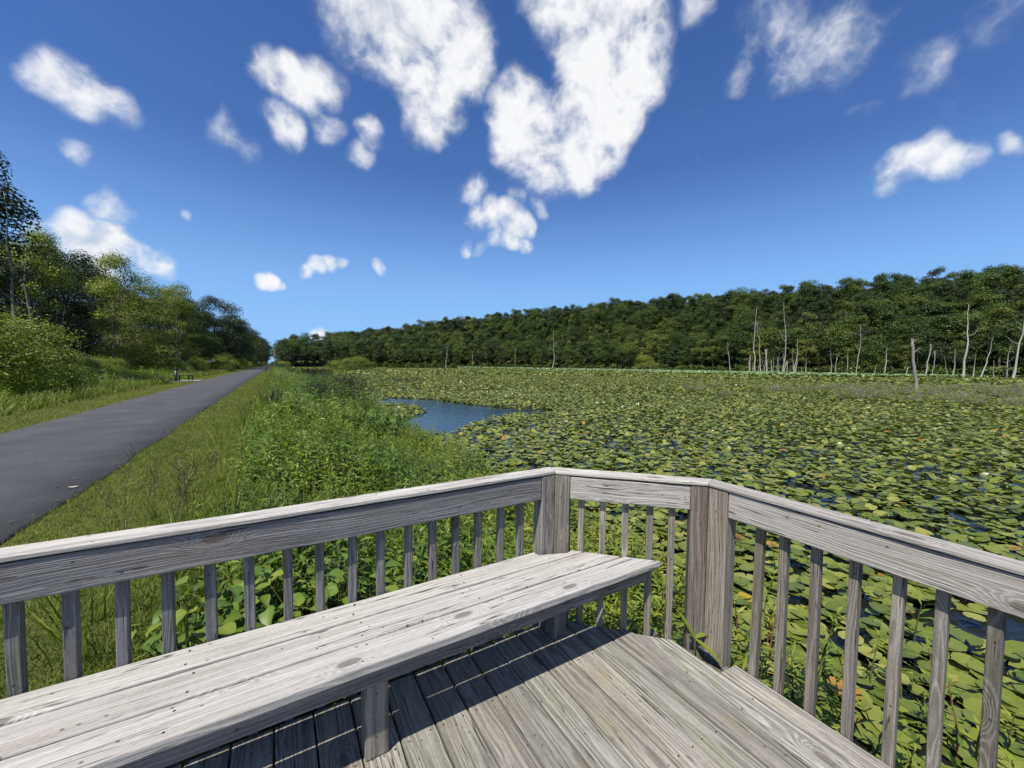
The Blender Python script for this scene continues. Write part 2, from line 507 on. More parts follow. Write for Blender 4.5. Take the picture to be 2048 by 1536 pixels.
def np_mesh(name, V, F, mat, tint=None, smooth=False):
    """V (n,3); F list of (m,k) index arrays"""
    me = bpy.data.meshes.new(name)
    V = np.asarray(V, np.float32)
    F = [np.asarray(f, np.int32) for f in F if len(f)]
    nl = sum(f.size for f in F); npoly = sum(len(f) for f in F)
    me.vertices.add(len(V)); me.vertices.foreach_set('co', V.ravel())
    me.loops.add(nl); me.polygons.add(npoly)
    me.loops.foreach_set('vertex_index', np.concatenate([f.ravel() for f in F]))
    tot = np.concatenate([np.full(len(f), f.shape[1], np.int32) for f in F])
    st = np.concatenate([[0], np.cumsum(tot)[:-1]]).astype(np.int32)
    me.polygons.foreach_set('loop_start', st)
    me.polygons.foreach_set('loop_total', tot)
    if smooth: me.polygons.foreach_set('use_smooth', np.ones(npoly, bool))
    if tint is not None:
        a = me.attributes.new('tint', 'FLOAT', 'POINT')
        a.data.foreach_set('value', np.asarray(tint, np.float32))
    me.materials.append(mat)
    me.update(calc_edges=True)
    return me


def obj(name, me, parent=None, loc=(0, 0, 0)):
    o = bpy.data.objects.new(name, me)
    o.location = tuple(float(v) for v in loc)
    return link(o, parent)


class Geo:
    """collects vertices, quads, triangles and tints"""

    def __init__(self): self.V, self.Q, self.T, self.C, self.n = [], [], [], [], 0

    def add(self, V, Q=None, T=None, c=0.5):
        V = np.asarray(V, float)
        if Q is not None and len(Q): self.Q.append(np.asarray(Q, int) + self.n)
        if T is not None and len(T): self.T.append(np.asarray(T, int) + self.n)
        self.C.append(np.full(len(V), c, float) if np.isscalar(c) else np.asarray(c, float))
        self.V.append(V); self.n += len(V)
        return self

    def arr(self):
        V = np.concatenate(self.V) if self.V else np.zeros((0, 3))
        Q = np.concatenate(self.Q) if self.Q else np.zeros((0, 4), int)
        T = np.concatenate(self.T) if self.T else np.zeros((0, 3), int)
        C = np.concatenate(self.C) if self.C else np.zeros(0)
        return V, Q, T, C

    def mesh(self, name, mat, smooth=False):
        V, Q, T, C = self.arr()
        return np_mesh(name, V, [Q, T], mat, C, smooth)

    def tube(self, pts, rad, k=6, c=.5, cap=True):
        pts = np.asarray(pts, float); n = len(pts)
        tg = np.gradient(pts, axis=0); tg /= np.linalg.norm(tg, axis=1)[:, None] + 1e-9
        ref = np.array([1, 0, 0]) if abs(tg[0][0]) < .8 else np.array([0, 1, 0])
        a = np.cross(tg, ref); a /= np.linalg.norm(a, axis=1)[:, None]
        b = np.cross(tg, a)
        th = np.arange(k) * 2 * math.pi / k
        rad = np.broadcast_to(np.asarray(rad, float), (n,))
        V = pts[:, None] + rad[:, None, None] * (a[:, None] * np.cos(th)[None, :, None] + b[:, None] * np.sin(th)[None, :, None])
        V = V.reshape(-1, 3)
        Q = [(i * k + j, i * k + (j + 1) % k, (i + 1) * k + (j + 1) % k, (i + 1) * k + j) for i in range(n - 1) for j in range(k)]
        T = []
        if cap:
            V = np.vstack([V, pts[-1]]); e = len(V) - 1
            T = [((n - 1) * k + j, (n - 1) * k + (j + 1) % k, e) for j in range(k)]
        return self.add(V, Q, T, c)

    def box(self, lo, hi, c=.5):
        (a, b, d), (e, f, g) = lo, hi
        V = [(a, b, d), (e, b, d), (e, f, d), (a, f, d), (a, b, g), (e, b, g), (e, f, g), (a, f, g)]
        Q = [(0, 3, 2, 1), (4, 5, 6, 7), (0, 1, 5, 4), (1, 2, 6, 5), (2, 3, 7, 6), (3, 0, 4, 7)]
        return self.add(V, Q, None, c)


def rotz(a):
    c, s = np.cos(a), np.sin(a); z, o = np.zeros_like(a), np.ones_like(a)
    return np.stack([np.stack([c, -s, z], -1), np.stack([s, c, z], -1), np.stack([z, z, o], -1)], -2)


def tiltm(ax, ang):
    """rotation by ang about horizontal axis at heading ax (arrays)"""
    x, y = np.cos(ax), np.sin(ax); c, s = np.cos(ang), np.sin(ang); C = 1 - c
    return np.stack([np.stack([c + x * x * C, x * y * C, y * s], -1),
                     np.stack([x * y * C, c + y * y * C, -x * s], -1),
                     np.stack([-y * s, x * s, c], -1)], -2)


def scatter(geo, arr, P, rot, scale, tilt_ax=None, tilt=None, dtint=0.0):
    """adds copies of prototype arrays arr=(V,Q,T,C) to geo"""
    V, Q, T, C = arr
    N = len(P)
    if N == 0: return
    M = rotz(rot)
    if tilt is not None: M = tiltm(tilt_ax, tilt) @ M
    sc = np.asarray(scale, float)
    if sc.ndim == 1: sc = np.repeat(sc[:, None], 3, 1)
    VV = np.einsum('nij,nkj->nki', M, V[None] * sc[:, None]) + P[:, None]
    off = (np.arange(N) * len(V))[:, None, None]
    CC = np.clip(C[None] + np.broadcast_to(np.asarray(dtint, float).reshape(-1, 1), (N, 1)), 0, 1)
    geo.add(VV.reshape(-1, 3), (Q[None] + off).reshape(-1, 4) if len(Q) else None,
            (T[None] + off).reshape(-1, 3) if len(T) else None, CC.reshape(-1))


def snoise(x, y, seed=0):
    """cheap smooth 2-D noise in -1..1"""
    r = np.random.RandomState(seed)
    v = 0
    for k in range(6):
        f = 2 ** (k * .6); a = r.rand() * 6.28; p = r.rand() * 6.28
        v = v + np.sin(f * (np.cos(a) * x + np.sin(a) * y) + p) / f ** .6
    return v / 2.6


# ------------------------------------------------------------------ terrain
WATER = -0.72
AZ = [-180, -60, -34, -30.4, -18.5, -8.9, 5.5, 19.3, 31, 40.5, 48, 52.3, 70, 100, 180]
SHORE = [400, 400, 352, 350, 430, 415, 350, 300, 250, 222, 215, 208, 190, 180, 180]
HILL = [0, 0, 0, 2, 23, 39, 54, 50, 47, 43, 39, 34, 35, 36, 36]


def shore_r(az): return np.interp(az, AZ, SHORE)


def hill_h(az): return np.interp(az, AZ, HILL)


def smooth(t): t = np.clip(t, 0, 1); return t * t * (3 - 2 * t)


def bulge(u): return np.interp(u, [8, 16, 26, 42, 60, 120], [0, 1.1, 2.2, 1.2, 0, 0])


def ground_z(x, y):
    x, y = np.asarray(x, float), np.asarray(y, float)
    lat, u = lat_of(x, y), u_of(x, y)
    r = np.hypot(x, y); az = np.degrees(np.arctan2(x, y))
    land = -0.075 + 0.02 * snoise(x * .5, y * .5, 3) * smooth((np.abs(lat + 3.7) - 1.9) / .6)
    e = lat - 0.45 * snoise(u * .35, lat * .1, 4) - bulge(u)
    bank = land + (-1.35 - land) * smooth((e + 0.3) / 5.2)
    far = smooth((r - shore_r(az) + 6) / 14)
    hh = hill_h(az) * smooth((r - shore_r(az) - 8) / 130) * (1 + .06 * snoise(x * .03, y * .03, 9))
    pond = bank * (1 - far) + (-0.35 + hh) * far
    left = land + 3.0 * smooth((-lat - 60) / 200)
    return np.where(lat < -1.2, left, pond)


azs = np.radians(np.linspace(-180, 180, 361))
rad = np.concatenate([np.linspace(0.3, 14, 60), 14 * (1400 / 14) ** (np.linspace(0.02, 1, 90)), [2500, 6000]])
AA, RR = np.meshgrid(azs, rad)
gx, gy = RR * np.sin(AA), RR * np.cos(AA)
gz = ground_z(gx, gy)
V = np.stack([gx, gy, gz], -1).reshape(-1, 3)
na = len(azs)
ii, jj = np.meshgrid(np.arange(len(rad) - 1), np.arange(na - 1), indexing='ij')
q0 = (ii * na + jj).ravel()
Q = np.stack([q0, q0 + na, q0 + na + 1, q0 + 1], -1)
c0 = len(V); V = np.vstack([V, [0, 0, ground_z(0., 0.)]])
T = np.stack([np.full(na - 1, c0), np.arange(na - 1), np.arange(na - 1) + 1], -1)
tag(obj('ground', np_mesh('ground', V, [Q, T], M_GROUND, None, True)), kind='structure')

# pond water sheet
wp = []
for a in np.linspace(-34, 175, 90): wp.append(((shore_r(a) + 4) * math.sin(R(a)), (shore_r(a) + 4) * math.cos(R(a)), WATER))
wv = [tuple(LU(0.6, u_, WATER)) for u_ in (-180, -60, -20, 0, 20, 60, 120, 200, 290)]
wpoly = wv + wp
me = bpy.data.meshes.new('pond_water')
me.from_pydata(wpoly, [], [list(range(len(wpoly)))][::-1])
me.materials.append(M_WATER); me.update()
wo = tag(obj('pond_water', me), kind='structure')

# asphalt path with a slightly ragged edge and real thickness
us = np.concatenate([np.arange(-30, 60, .25), np.arange(60, 700, 4.0)])


def path_edge_r(u): return -2.06 + .03 * snoise(u * 1.7, u * 0, 21) + .02 * snoise(u * 6, u * 0, 22)


def path_edge_l(u): return -5.05 - np.clip((u - 12) * .012, 0, .36) + .03 * snoise(u * 1.5, u * 0, 23) + .02 * snoise(u * 6, u * 0, 24)


er, el_ = path_edge_r(us), path_edge_l(us)
cols = []
for f, z in ((0, -.075), (0.006, -.032), (.25, -.018), (.5, -.012), (.75, -.018), (.994, -.032), (1, -.075)):
    la = er + (el_ - er) * f
    cols.append(np.stack([A[0] * la + B[0] * us, A[1] * la + B[1] * us, np.full_like(us, z)], -1))
V = np.stack(cols, 1).reshape(-1, 3); k = len(cols)
ii, jj = np.meshgrid(np.arange(len(us) - 1), np.arange(k - 1), indexing='ij')
q0 = (ii * k + jj).ravel()
tag(obj('path', np_mesh('path', V, [np.stack([q0, q0 + 1, q0 + k + 1, q0 + k], -1)], M_ASPHALT, None, True)), kind='structure')

# ------------------------------------------------------------------ timber building


def basis(xd, zd=(0, 0, 1)):
    x = Vector((xd[0], xd[1], xd[2] if len(xd) > 2 else 0)).normalized(); z = Vector(zd).normalized()
    y = z.cross(x).normalized(); z = x.cross(y)
    return Matrix((x, y, z)).transposed()


def timber(name, parent, origin, rot3, poly, thick, mat, tint=(1, 1, 1), bev=.005, cuts=0, wob=.0015, seed=0):
    """board: plan polygon in its own x (length) / y (width), extruded along z; eased edges, slightly crooked"""
    rs_ = np.random.RandomState(seed)
    bm = bmesh.new()
    vs = [bm.verts.new((p[0], p[1], 0)) for p in poly]
    f = bm.faces.new(vs)
    if f.normal.z > 0: f.normal_flip()
    ex = bmesh.ops.extrude_face_region(bm, geom=[f])
    bmesh.ops.translate(bm, vec=(0, 0, thick), verts=[e for e in ex['geom'] if isinstance(e, bmesh.types.BMVert)])
    bmesh.ops.recalc_face_normals(bm, faces=bm.faces)
    bmesh.ops.bevel(bm, geom=list(bm.edges), offset=bev, segments=2, profile=.5, affect='EDGES')
    xs = [p[0] for p in poly]; x0, x1 = min(xs), max(xs)
    for i in range(1, cuts + 1):
        px_ = x0 + (x1 - x0) * i / (cuts + 1)
        bmesh.ops.bisect_plane(bm, geom=bm.verts[:] + bm.edges[:] + bm.faces[:], plane_co=(px_, 0, 0), plane_no=(1, 0, 0))
    ph = rs_.rand(8) * 6.28
    for v in bm.verts:
        x = v.co.x
        v.co.y += wob * (math.sin(x * 2.3 + ph[0]) + .6 * math.sin(x * 6.1 + ph[1]) + .3 * math.sin(x * 17 + ph[2]))
        v.co.z += wob * .6 * (math.sin(x * 2.9 + ph[3]) + .6 * math.sin(x * 7.3 + ph[4]) + .3 * math.sin(x * 19 + ph[5]))
    me = bpy.data.meshes.new(name)
    bm.to_mesh(me); bm.free()
    me.materials.append(mat)
    o = bpy.data.objects.new(name, me)
    pl = parent.location if parent else Vector((0, 0, 0))
    M4 = rot3.to_4x4(); M4.translation = Vector(tuple(float(v) for v in origin)) - pl
    o.matrix_basis = M4
    o.color = tuple(tint) + (1,)
    link(o, parent)
    return o


A3, B3 = Vector((A[0], A[1], 0)), Vector((B[0], B[1], 0))
C1 = (1.447, 1.948); LEN_M = .9008
C2 = (C1[0] + LEN_M * .70711, C1[1] - LEN_M * .70711)
# rail frames: corner (lat,u), along (lat,u), inward (lat,u)
FR = {'L': (C1, (-1, 0), (0, -1)), 'M': (C1, (.70711, -.70711), (-.70711, -.70711)), 'R': (C2, (0, -1), (-1, 0))}


def rail_pt(k, s, o, z):
    c, al, iw = FR[k]
    return LU(c[0] + al[0] * s + iw[0] * o, c[1] + al[1] * s + iw[1] * o, z)


def rail_dirs(k):
    c, al, iw = FR[k]
    a = LU(*al); i = LU(*iw)
    return Vector(a), Vector(i)


T22 = .41421
sd = [100]


def sdn(): sd[0] += 1; return sd[0]


def tv(base, j=.12):
    f = 1 + RNG.uniform(-j, j)
    return tuple(b * f * (1 + RNG.uniform(-.03, .03)) for b in base)


# --- deck
deck = thing('viewing_deck', LU(1.0, .6, 0), 'weathered grey brown timber deck floor of long planks inside the railing', 'deck')
bd = basis(B3)           # x along B, y = z cross x = -A
TH = .036


def deck_poly(l0, l1, u0):
    """plank outline (lat,u) clipped by the rail lines"""
    pts = []
    um = C1[1] - .048; lm = C2[0] - .045

    def umax(l): return min(um, C1[1] - (l - C1[0]) - .045 * 1.41421 + .004 * math.sin(l * 40))
    ls = [l0, l1]
    br = C1[0] + (C1[1] - .045 * 1.41421 - um)
    if l0 < br < l1: ls.insert(1, br)
    return [(l, umax(l)) for l in ls], u0


k0 = 1.023
edges = [k0 + .15 * k for k in range(-22, 7)] + [2.041]
for i in range(len(edges) - 1):
    l0, l1 = edges[i] + .0035, edges[i + 1] - .0035
    if i == len(edges) - 2: l1 = 2.041
    tops, _ = deck_poly(l0, l1, 0)
    u0 = -2.4 if l0 > -.5 else -1.2
    pieces = [(u0, None)]
    if i == len(edges) - 2: pieces = [(u0, 1.128), (1.136, None)]
    for (ua, ub) in pieces:
        tp = tops if ub is None else [(l0, ub + .004), (l1, ub - .006)]
        if i == len(edges) - 2 and ub is None:
            tp = [(l0, 1.318), (l0 + .035, 1.305), (l0 + .04, 1.19), (l1, 1.175)]    # notched round the corner post
        ox, oy = (l0 + l1) / 2, ua
        # local x = u - ua ; local y = -(lat-ox)
        poly = [(0, -(l0 - ox)), (0, -(l1 - ox))] + [(u_ - ua, -(l - ox)) for l, u_ in reversed(tp)]
        if min(p[0] for p in poly[2:]) < .05: continue
        dz = RNG.uniform(-.0025, .0015)
        timber('deck_board', deck, LU(ox, oy, -TH + dz), bd, poly, TH, MW_DECK, tv((1.0, 1.0, .96), .22), .0055, 8, .0011, sdn())
# joists below
for uu in (1.55, .95, .35, -.4, -1.2):
    timber('joist', deck, LU(-2.2, uu, -.235), basis(A3), [(0, -.019), (4.15, -.019), (4.15, .019), (0, .019)], .19, MW_POST, (.8, .8, .8), .004, 0, 0, sdn())
for kx, (s0, s1) in {'L': (.05, 3.6), 'M': (.05, LEN_M - .05), 'R': (.05, 3.4)}.items():
    a, iw = rail_dirs(kx)
    timber('rim_joist', deck, rail_pt(kx, s0, .052, -.235), basis(a), [(0, -.019), (s1 - s0, -.019), (s1 - s0, .019), (0, .019)], .19, MW_POST, (.8, .8, .8), .004, 0, 0, sdn())

# --- railing
rail = thing('deck_railing', rail_pt('M', .45, .04, 0), 'weathered grey timber railing with square balusters bending round the deck corner', 'railing')
CAPW, CAPT, ZT = .088, .018, .925
LENS = {'L': 3.3, 'M': LEN_M, 'R': 3.0}
TINT = {'L': (1.0, 1.0, 1.03), 'M': (1.0, .985, .96), 'R': (1.0, .98, .95)}
for kx in 'LMR':
    a, iw = rail_dirs(kx)
    L = LENS[kx]
    up3 = Vector((0, 0, 1))
    # frame with x along the rail; y points to whichever side z cross x gives
    rb = basis(a)
    ysgn = 1 if rb.col[1].dot(iw) > 0 else -1

    def pl(pts): return [(s, o * ysgn) for s, o in pts]
    e1 = (lambda o: L - T22 * o) if kx == 'M' else (lambda o: L)
    ov = -.012
    cap_poly = pl([(T22 * ov + .0012, ov), (e1(ov) - .0012, ov), (e1(CAPW) - .0012, CAPW), (T22 * CAPW + .0012, CAPW)])
    timber('top_rail', rail, rail_pt(kx, 0, 0, ZT - CAPT), rb, cap_poly, CAPT, MW_SILVER,
           {'L': (1.0, .99, .97), 'M': (1.02, 1.0, .95), 'R': (.74, .72, .70)}[kx], .004, 10, .0016, sdn())
    # side board on edge between the posts: length x, width = z, thickness = inward
    s0 = {'L': .128, 'M': .123, 'R': .142}[kx]; s1 = L - (.123 if kx == 'M' else .0)
    vb = Matrix((a, up3, a.cross(up3))).transposed()
    zin = vb.col[2].dot(iw)
    oo = .042 if zin > 0 else .080
    timber('side_board', rail, rail_pt(kx, s0, oo, .767), vb, [(0, 0), (s1 - s0, 0), (s1 - s0, .132), (0, .132)], .038,
           MW_GREY if kx == 'L' else MW_SILVER, {'L': (.98, .98, 1.02), 'M': (.9, .885, .86), 'R': (.86, .83, .79)}[kx], .005, 10, .0016, sdn())
    # posts (mitred against each other at the corners)
    pz0, pz1 = -1.15, ZT - CAPT - .003
    vp3 = Matrix((up3, a, up3.cross(a))).transposed()      # local x up, y along, z = up x along
    zs = 1 if vp3.col[2].dot(iw) > 0 else -1
    def post(sf, sb_, se, tint):
        # plan: front edge at o=.083, back at -.006 ; built as plan polygon extruded upwards
        o1, o0 = .083, -.006
        if sf == 'start': P4 = [(T22 * o0 + .001, o0), (se, o0), (se, o1), (T22 * o1 + .001, o1)]
        elif sf == 'end': P4 = [(L - se, o0), (L - T22 * o0 - .001, o0), (L - T22 * o1 - .001, o1), (L - se, o1)]
        else: P4 = [(sb_, o0), (se, o0), (se, o1), (sb_, o1)]
        # local frame: x up, y along, z inward*zs ; plan polygon lies in y/z so build with a rotated basis
        cs = sum(p[0] for p in P4) / 4; co = sum(p[1] for p in P4) / 4
        bm = bmesh.new()
        lo = [bm.verts.new((0, p[0] - cs, (p[1] - co) * zs)) for p in P4]
        hi = [bm.verts.new((pz1 - pz0, p[0] - cs, (p[1] - co) * zs)) for p in P4]
        bm.faces.new(lo); bm.faces.new(hi)
        for i in range(4): bm.faces.new((lo[i], lo[(i + 1) % 4], hi[(i + 1) % 4], hi[i]))
        bmesh.ops.recalc_face_normals(bm, faces=bm.faces)
        bmesh.ops.bevel(bm, geom=list(bm.edges), offset=.004, segments=2, profile=.5, affect='EDGES')
        me_ = bpy.data.meshes.new('post'); bm.to_mesh(me_); bm.free(); me_.materials.append(MW_POST)
        o = bpy.data.objects.new('post', me_)
        M4 = vp3.to_4x4(); M4.translation = Vector(rail_pt(kx, cs, co, pz0)) - rail.location
        o.matrix_basis = M4; o.color = tuple(tint) + (1,); link(o, rail)
    if kx == 'L':
        post('start', 0, .125, (1.15, 1.13, 1.1)); post('', 3.19, 3.28, (1, 1, 1))
    if kx == 'M':
        post('start', 0, .120, (1.0, .95, .9)); post('end', 0, .122, (.85, .78, .74))
    if kx == 'R':
        post('start', 0, .139, (1.3, 1.22, 1.12)); post('', 2.9, 2.99, (1, 1, 1))
    # balusters
    if kx == 'L': SS = [.2425 + .1305 * k for k in range(22)]
    elif kx == 'M': SS = [.1846, .306, .4446, .576, .693]
    else: SS = [.267, .385, .517, .651, .786, .907, 1.033] + [1.165 + .13 * k for k in range(13)]
    for s in SS:
        w = .036 + RNG.uniform(-.001, .0015)
        lean = RNG.uniform(-.006, .006) + (-.012 if kx == 'R' else 0.0)
        yaw = RNG.uniform(-.04, .04)
        ax = (up3 + a * RNG.uniform(-.006, .006) - iw * (-lean)).normalized()
        ay = (a + iw * yaw); ay = (ay - ax * ay.dot(ax)).normalized()
        mb = Matrix((ax, ay, ax.cross(ay))).transposed()
        zb = RNG.uniform(-.235, -.20)
        base = rail_pt(kx, s, .0225, zb) + np.array(mb.col[2]) * (-w / 2)
        t_ = tv({'L': (1.0, 1.02, 1.05), 'M': (1.25, 1.22, 1.12), 'R': (1.05, .98, .92)}[kx], .16)
        timber('baluster', rail, base, mb, [(0, -w / 2), (.905 - zb - .004, -w / 2), (.905 - zb - .004, w / 2), (0, w / 2)], w,
               MW_POST if kx != 'L' else MW_GREY, t_ if kx != 'L' else tuple(v * .82 for v in t_), .0045, 5, .0012, sdn())

# --- bench
bench = thing('deck_bench', rail_pt('L', 1.2, .27, 0), 'long weathered silver plank bench built along the left railing of the deck', 'bench')
a, iw = rail_dirs('L')
rbL = basis(a)
ys = 1 if rbL.col[1].dot(iw) > 0 else -1


def s_end(o):     # where the seat is cut parallel to the middle railing
    return 0.055 * 1.41421 - o      # line o_M = .055 seen in the left frame


ST = .037
seat = [(.046, .180), (.1925, .336), (.3485, .489)]
for i, (o0, o1) in enumerate(seat):
    if i == 0:   # notched round the corner post
        P = [(3.1, o0), (.155, o0), (.148, .088), (.030, .0885), (.0, .118), (s_end(.150) + .02, .150), (s_end(.160) + .0, .150), (s_end(o1), o1), (3.1, o1)]
        P = [(3.1, o0), (.155, o0), (.150, .089), (-.012, .0885 + .06), (s_end(.132), .132), (s_end(o1), o1), (3.1, o1)]
    else:
        P = [(3.1, o0), (s_end(o0), o0), (s_end(o1), o1), (3.1, o1)]
    P = [(s, o * ys) for s, o in P]
    timber('seat_board', bench, rail_pt('L', 0, 0, .45 - ST + (-.001, .0, .001)[i]), rbL, P, ST, MW_SILVER,
           [(.98, .98, .96), (.95, .94, .93), (.97, .97, .97)][i], .006, 14, .0012, sdn())
def screws(parent, pts, r=.0042):
    g_ = Geo()
    for p_ in pts:
        q = np.asarray(p_, float) - np.array(parent.location)
        g_.tube([q + [0, 0, -.003], q + [0, 0, .0008]], [r, r], 8)
    o_ = obj('screw_heads', g_.mesh('screw_heads', M_SCREW), parent)
    o_['kind'] = 'stuff'


screws(bench, [rail_pt('L', C1[0] - l_ + RNG.uniform(-.02, .02), o_ + RNG.uniform(-.006, .006), .4502) for l_ in (1.33, .82, .277, -.28, -.85) for a_, b_ in seat for o_ in (a_ + .03, b_ - .03)])
screws(deck, [LU((edges[i] + edges[i + 1]) / 2 + d_ + RNG.uniform(-.006, .006), u_ + RNG.uniform(-.008, .008), .0006) for i in range(len(edges) - 2) for u_ in (1.55, .95, .35, -.4) for d_ in (-.045, .045)
               if u_ < C1[1] - max(0, edges[i + 1] - C1[0]) - .1], .0038)
up3 = Vector((0, 0, 1))
vbL = Matrix((a, up3, a.cross(up3))).transposed()
ofr = .404 if vbL.col[2].dot(iw) > 0 else .442
timber('apron', bench, rail_pt('L', -.36, ofr, .326), vbL, [(0, 0), (3.4, 0), (3.4, .085), (0, .085)], .038, MW_GREY, (1.0, .98, 1.0), .004, 12, .0012, sdn())
for lat0, ob in ((1.33, .20), (.277, 0), (-.85, 0)):
    s0 = C1[0] - lat0
    mb = Matrix((up3, a, up3.cross(a))).transposed()
    zz = mb.col[2].dot(iw)
    timber('leg', bench, rail_pt('L', s0 - .045, (.402 if zz < 0 else .313) - ob, .0005), mb,
           [(0, -.0445), (.412, -.0445), (.412, .0445), (0, .0445)], .089, MW_POST, (1.15, 1.1, 1.05), .004, 4, .001, sdn())
    timber('cleat', bench, rail_pt('L', s0 - .045, .06, .326), basis(iw), [(0, -.045), (.25, -.045), (.25, .045), (0, .045)], .085, MW_POST, (1, 1, 1), .004, 0, 0, sdn())

# ------------------------------------------------------------------ plant prototypes


def unit(v): return v / (np.linalg.norm(v, axis=-1, keepdims=True) + 1e-9)


def leaf_quads(rs_, P, N, size, aspect=.6, fold=0.0):
    """diamond leaves at P with normals N; returns V,Q"""
    n = len(P)
    ref = unit(rs_.normal(size=(n, 3)))
    a = unit(np.cross(N, ref)); b = np.cross(N, a)
    s = size[:, None]
    V = np.stack([P - a * s * .5, P + b * s * .5 * aspect + a * s * .06, P + a * s * .5, P - b * s * .5 * aspect + a * s * .06], 1)
    if fold: V[:, (0, 2)] += N[:, None] * (s * fold)[:, None]
    Q = np.arange(n * 4).reshape(n, 4)
    return V.reshape(-1, 3), Q


def crown_arr(rs_, height, width, base, nclus, nleaf, leaf, top=.55, flat=.95, sparse=0.0, wisp=.0):
    """leaf clumps spread through an uneven crown volume between base*height and height"""
    cs = []
    while len(cs) < nclus:
        t = rs_.rand()
        prof = math.sin(math.pi * min(1, (t * .86 + .10)) ** (.75 + .5 * top)) ** .65
        ang = rs_.rand() * 6.283
        lob = 1 + .22 * math.sin(ang * 2 + width) + .16 * math.sin(ang * 3 + height)
        rr_ = width * .5 * prof * lob * math.sqrt(rs_.uniform(.12, 1.0))
        cs.append((rr_ * math.cos(ang), rr_ * math.sin(ang), height * (base + (1 - base) * t * .97), rs_.uniform(.65, 1.25)))
    cs = np.array(cs)
    rc = width * .5 * (0.46 if nclus < 40 else .34) * cs[:, 3]
    w = rc ** 2; w /= w.sum()
    idx = rs_.choice(len(cs), nleaf, p=w)
    d = unit(rs_.normal(size=(nleaf, 3)))
    d[:, 2] = np.where(d[:, 2] < -.35, -d[:, 2] * .6, d[:, 2])
    rad_ = rc[idx] * (1 - .55 * rs_.rand(nleaf) ** 2.2) * (1 + wisp * rs_.rand(nleaf) ** 4)
    P = cs[idx, :3] + d * rad_[:, None] * np.array([1, 1, flat])
    N = unit(d * .75 + np.array([0, 0, .45]) + rs_.normal(size=(nleaf, 3)) * .36)
    sz = leaf * rs_.uniform(.6, 1.35, nleaf)
    V, Q = leaf_quads(rs_, P, N, sz, .72, .10)
    tint = np.clip(.42 + .16 * rs_.normal(size=nleaf) + .13 * (cs[idx, 3] - .95), 0, 1)
    return (V, Q, np.zeros((0, 3), int), np.repeat(tint, 4)), cs


def trunk_arr(rs_, height, cs, r0, limbs=7, lean=.3, k=7):
    g = Geo()
    top = height * .80
    zz = np.linspace(-.4, top, 9)
    wx = np.cumsum(rs_.normal(size=9)) * lean * .18; wy = np.cumsum(rs_.normal(size=9)) * lean * .18
    wx -= wx[0]; wy -= wy[0]
    pts = np.stack([wx, wy, zz], -1)
    f = np.linspace(0, 1, 9)
    radii = r0 * (1.0 - .78 * f) * (1 + .35 * np.exp(-f * 14))
    g.tube(pts, radii, k)
    if len(cs):
        pick = rs_.choice(len(cs), min(limbs, len(cs)), replace=False)
        for i in pick:
            c = cs[i, :3]
            zb = min(max(c[2] - rs_.uniform(.10, .22) * height, height * .22), top * .95)
            j = np.interp(zb, zz, np.arange(9))
            p0 = np.array([np.interp(zb, zz, wx), np.interp(zb, zz, wy), zb])
            mid = p0 * .45 + c * .55 + np.array([0, 0, -.03 * height])
            rb_ = np.interp(zb, zz, radii) * .5
            g.tube([p0, mid, c], [rb_, rb_ * .6, rb_ * .18], 5)
    return g


class TreeKind:
    def __init__(self, seed, height, width, base, nclus, nleaf, leaf, mat, bark, r0, limbs=7, **kw):
        rs_ = np.random.RandomState(seed)
        self.h = height
        self.arr, self.cs = crown_arr(rs_, height, width, base, nclus, nleaf, leaf, **kw)
        self.crown = np_mesh('crown', self.arr[0], [self.arr[1]], mat, self.arr[3])
        self.trunk = trunk_arr(rs_, height, self.cs, r0, limbs).mesh('trunk', bark, True)

    def place(self, name, x, y, h, label, group, rot=None, wide=1.0, cat='tree', z=None, sink=.15):
        zz = float(ground_z(x, y)) if z is None else z
        s = h / self.h
        root = thing(name, (x, y, zz - sink), label, cat, group, RNG.uniform(0, 6.283) if rot is None else rot)
        root.scale = (s * wide, s * wide, s)
        obj('crown', self.crown, root); obj('trunk', self.trunk, root)
        return root


# far-side hardwoods (seen from 150 m and more)
HILL_KINDS = [TreeKind(30 + i, 19, w, b, nc, 3600, .50, mt, bk, .26, 7, top=tp)
              for i, (w, b, nc, mt, bk, tp) in enumerate([
                  (9.5, .26, 30, M_TREE, M_BARK, .5), (8.5, .18, 26, M_TREE_DARK, M_BARK, .6), (10.5, .24, 34, M_TREE, M_BARK_PALE, .35),
                  (8.0, .34, 26, M_TREE, M_BARK_PALE, .75), (9.0, .2, 24, M_TREE_DARK, M_BARK, .45), (8.0, .32, 22, M_TREE_OLIVE, M_BARK_PALE, .5)])]
# nearer woods beside the path
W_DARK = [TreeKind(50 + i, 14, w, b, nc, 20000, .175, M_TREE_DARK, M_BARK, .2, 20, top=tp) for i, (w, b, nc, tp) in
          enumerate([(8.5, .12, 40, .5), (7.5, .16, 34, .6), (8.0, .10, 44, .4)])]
W_GREEN = [TreeKind(60 + i, 13, w, b, nc, 16000, .17, M_TREE, M_BARK, .18, 10, top=tp) for i, (w, b, nc, tp) in
           enumerate([(7.5, .14, 32, .5), (6.5, .2, 28, .6)])]
W_OLIVE = [TreeKind(70 + i, 9, w, b, nc, 9000, .145, M_TREE_OLIVE, M_BARK_PALE, .10, 12, top=tp, wisp=.5) for i, (w, b, nc, tp) in
           enumerate([(5.0, .12, 24, .5), (4.4, .2, 20, .6)])]
W_SPARSE = TreeKind(80, 15, 6.0, .45, 20, 9500, .17, M_BUSH, M_BARK_PALE, .15, 16, top=.5, wisp=.7)
K_BUSH = [TreeKind(90 + i, 3.2, w, .02, nc, 15000, .10, M_BUSH, M_BARK, .05, 12, top=.45, wisp=.6) for i, (w, nc) in enumerate([(4.6, 44), (3.8, 36)])]
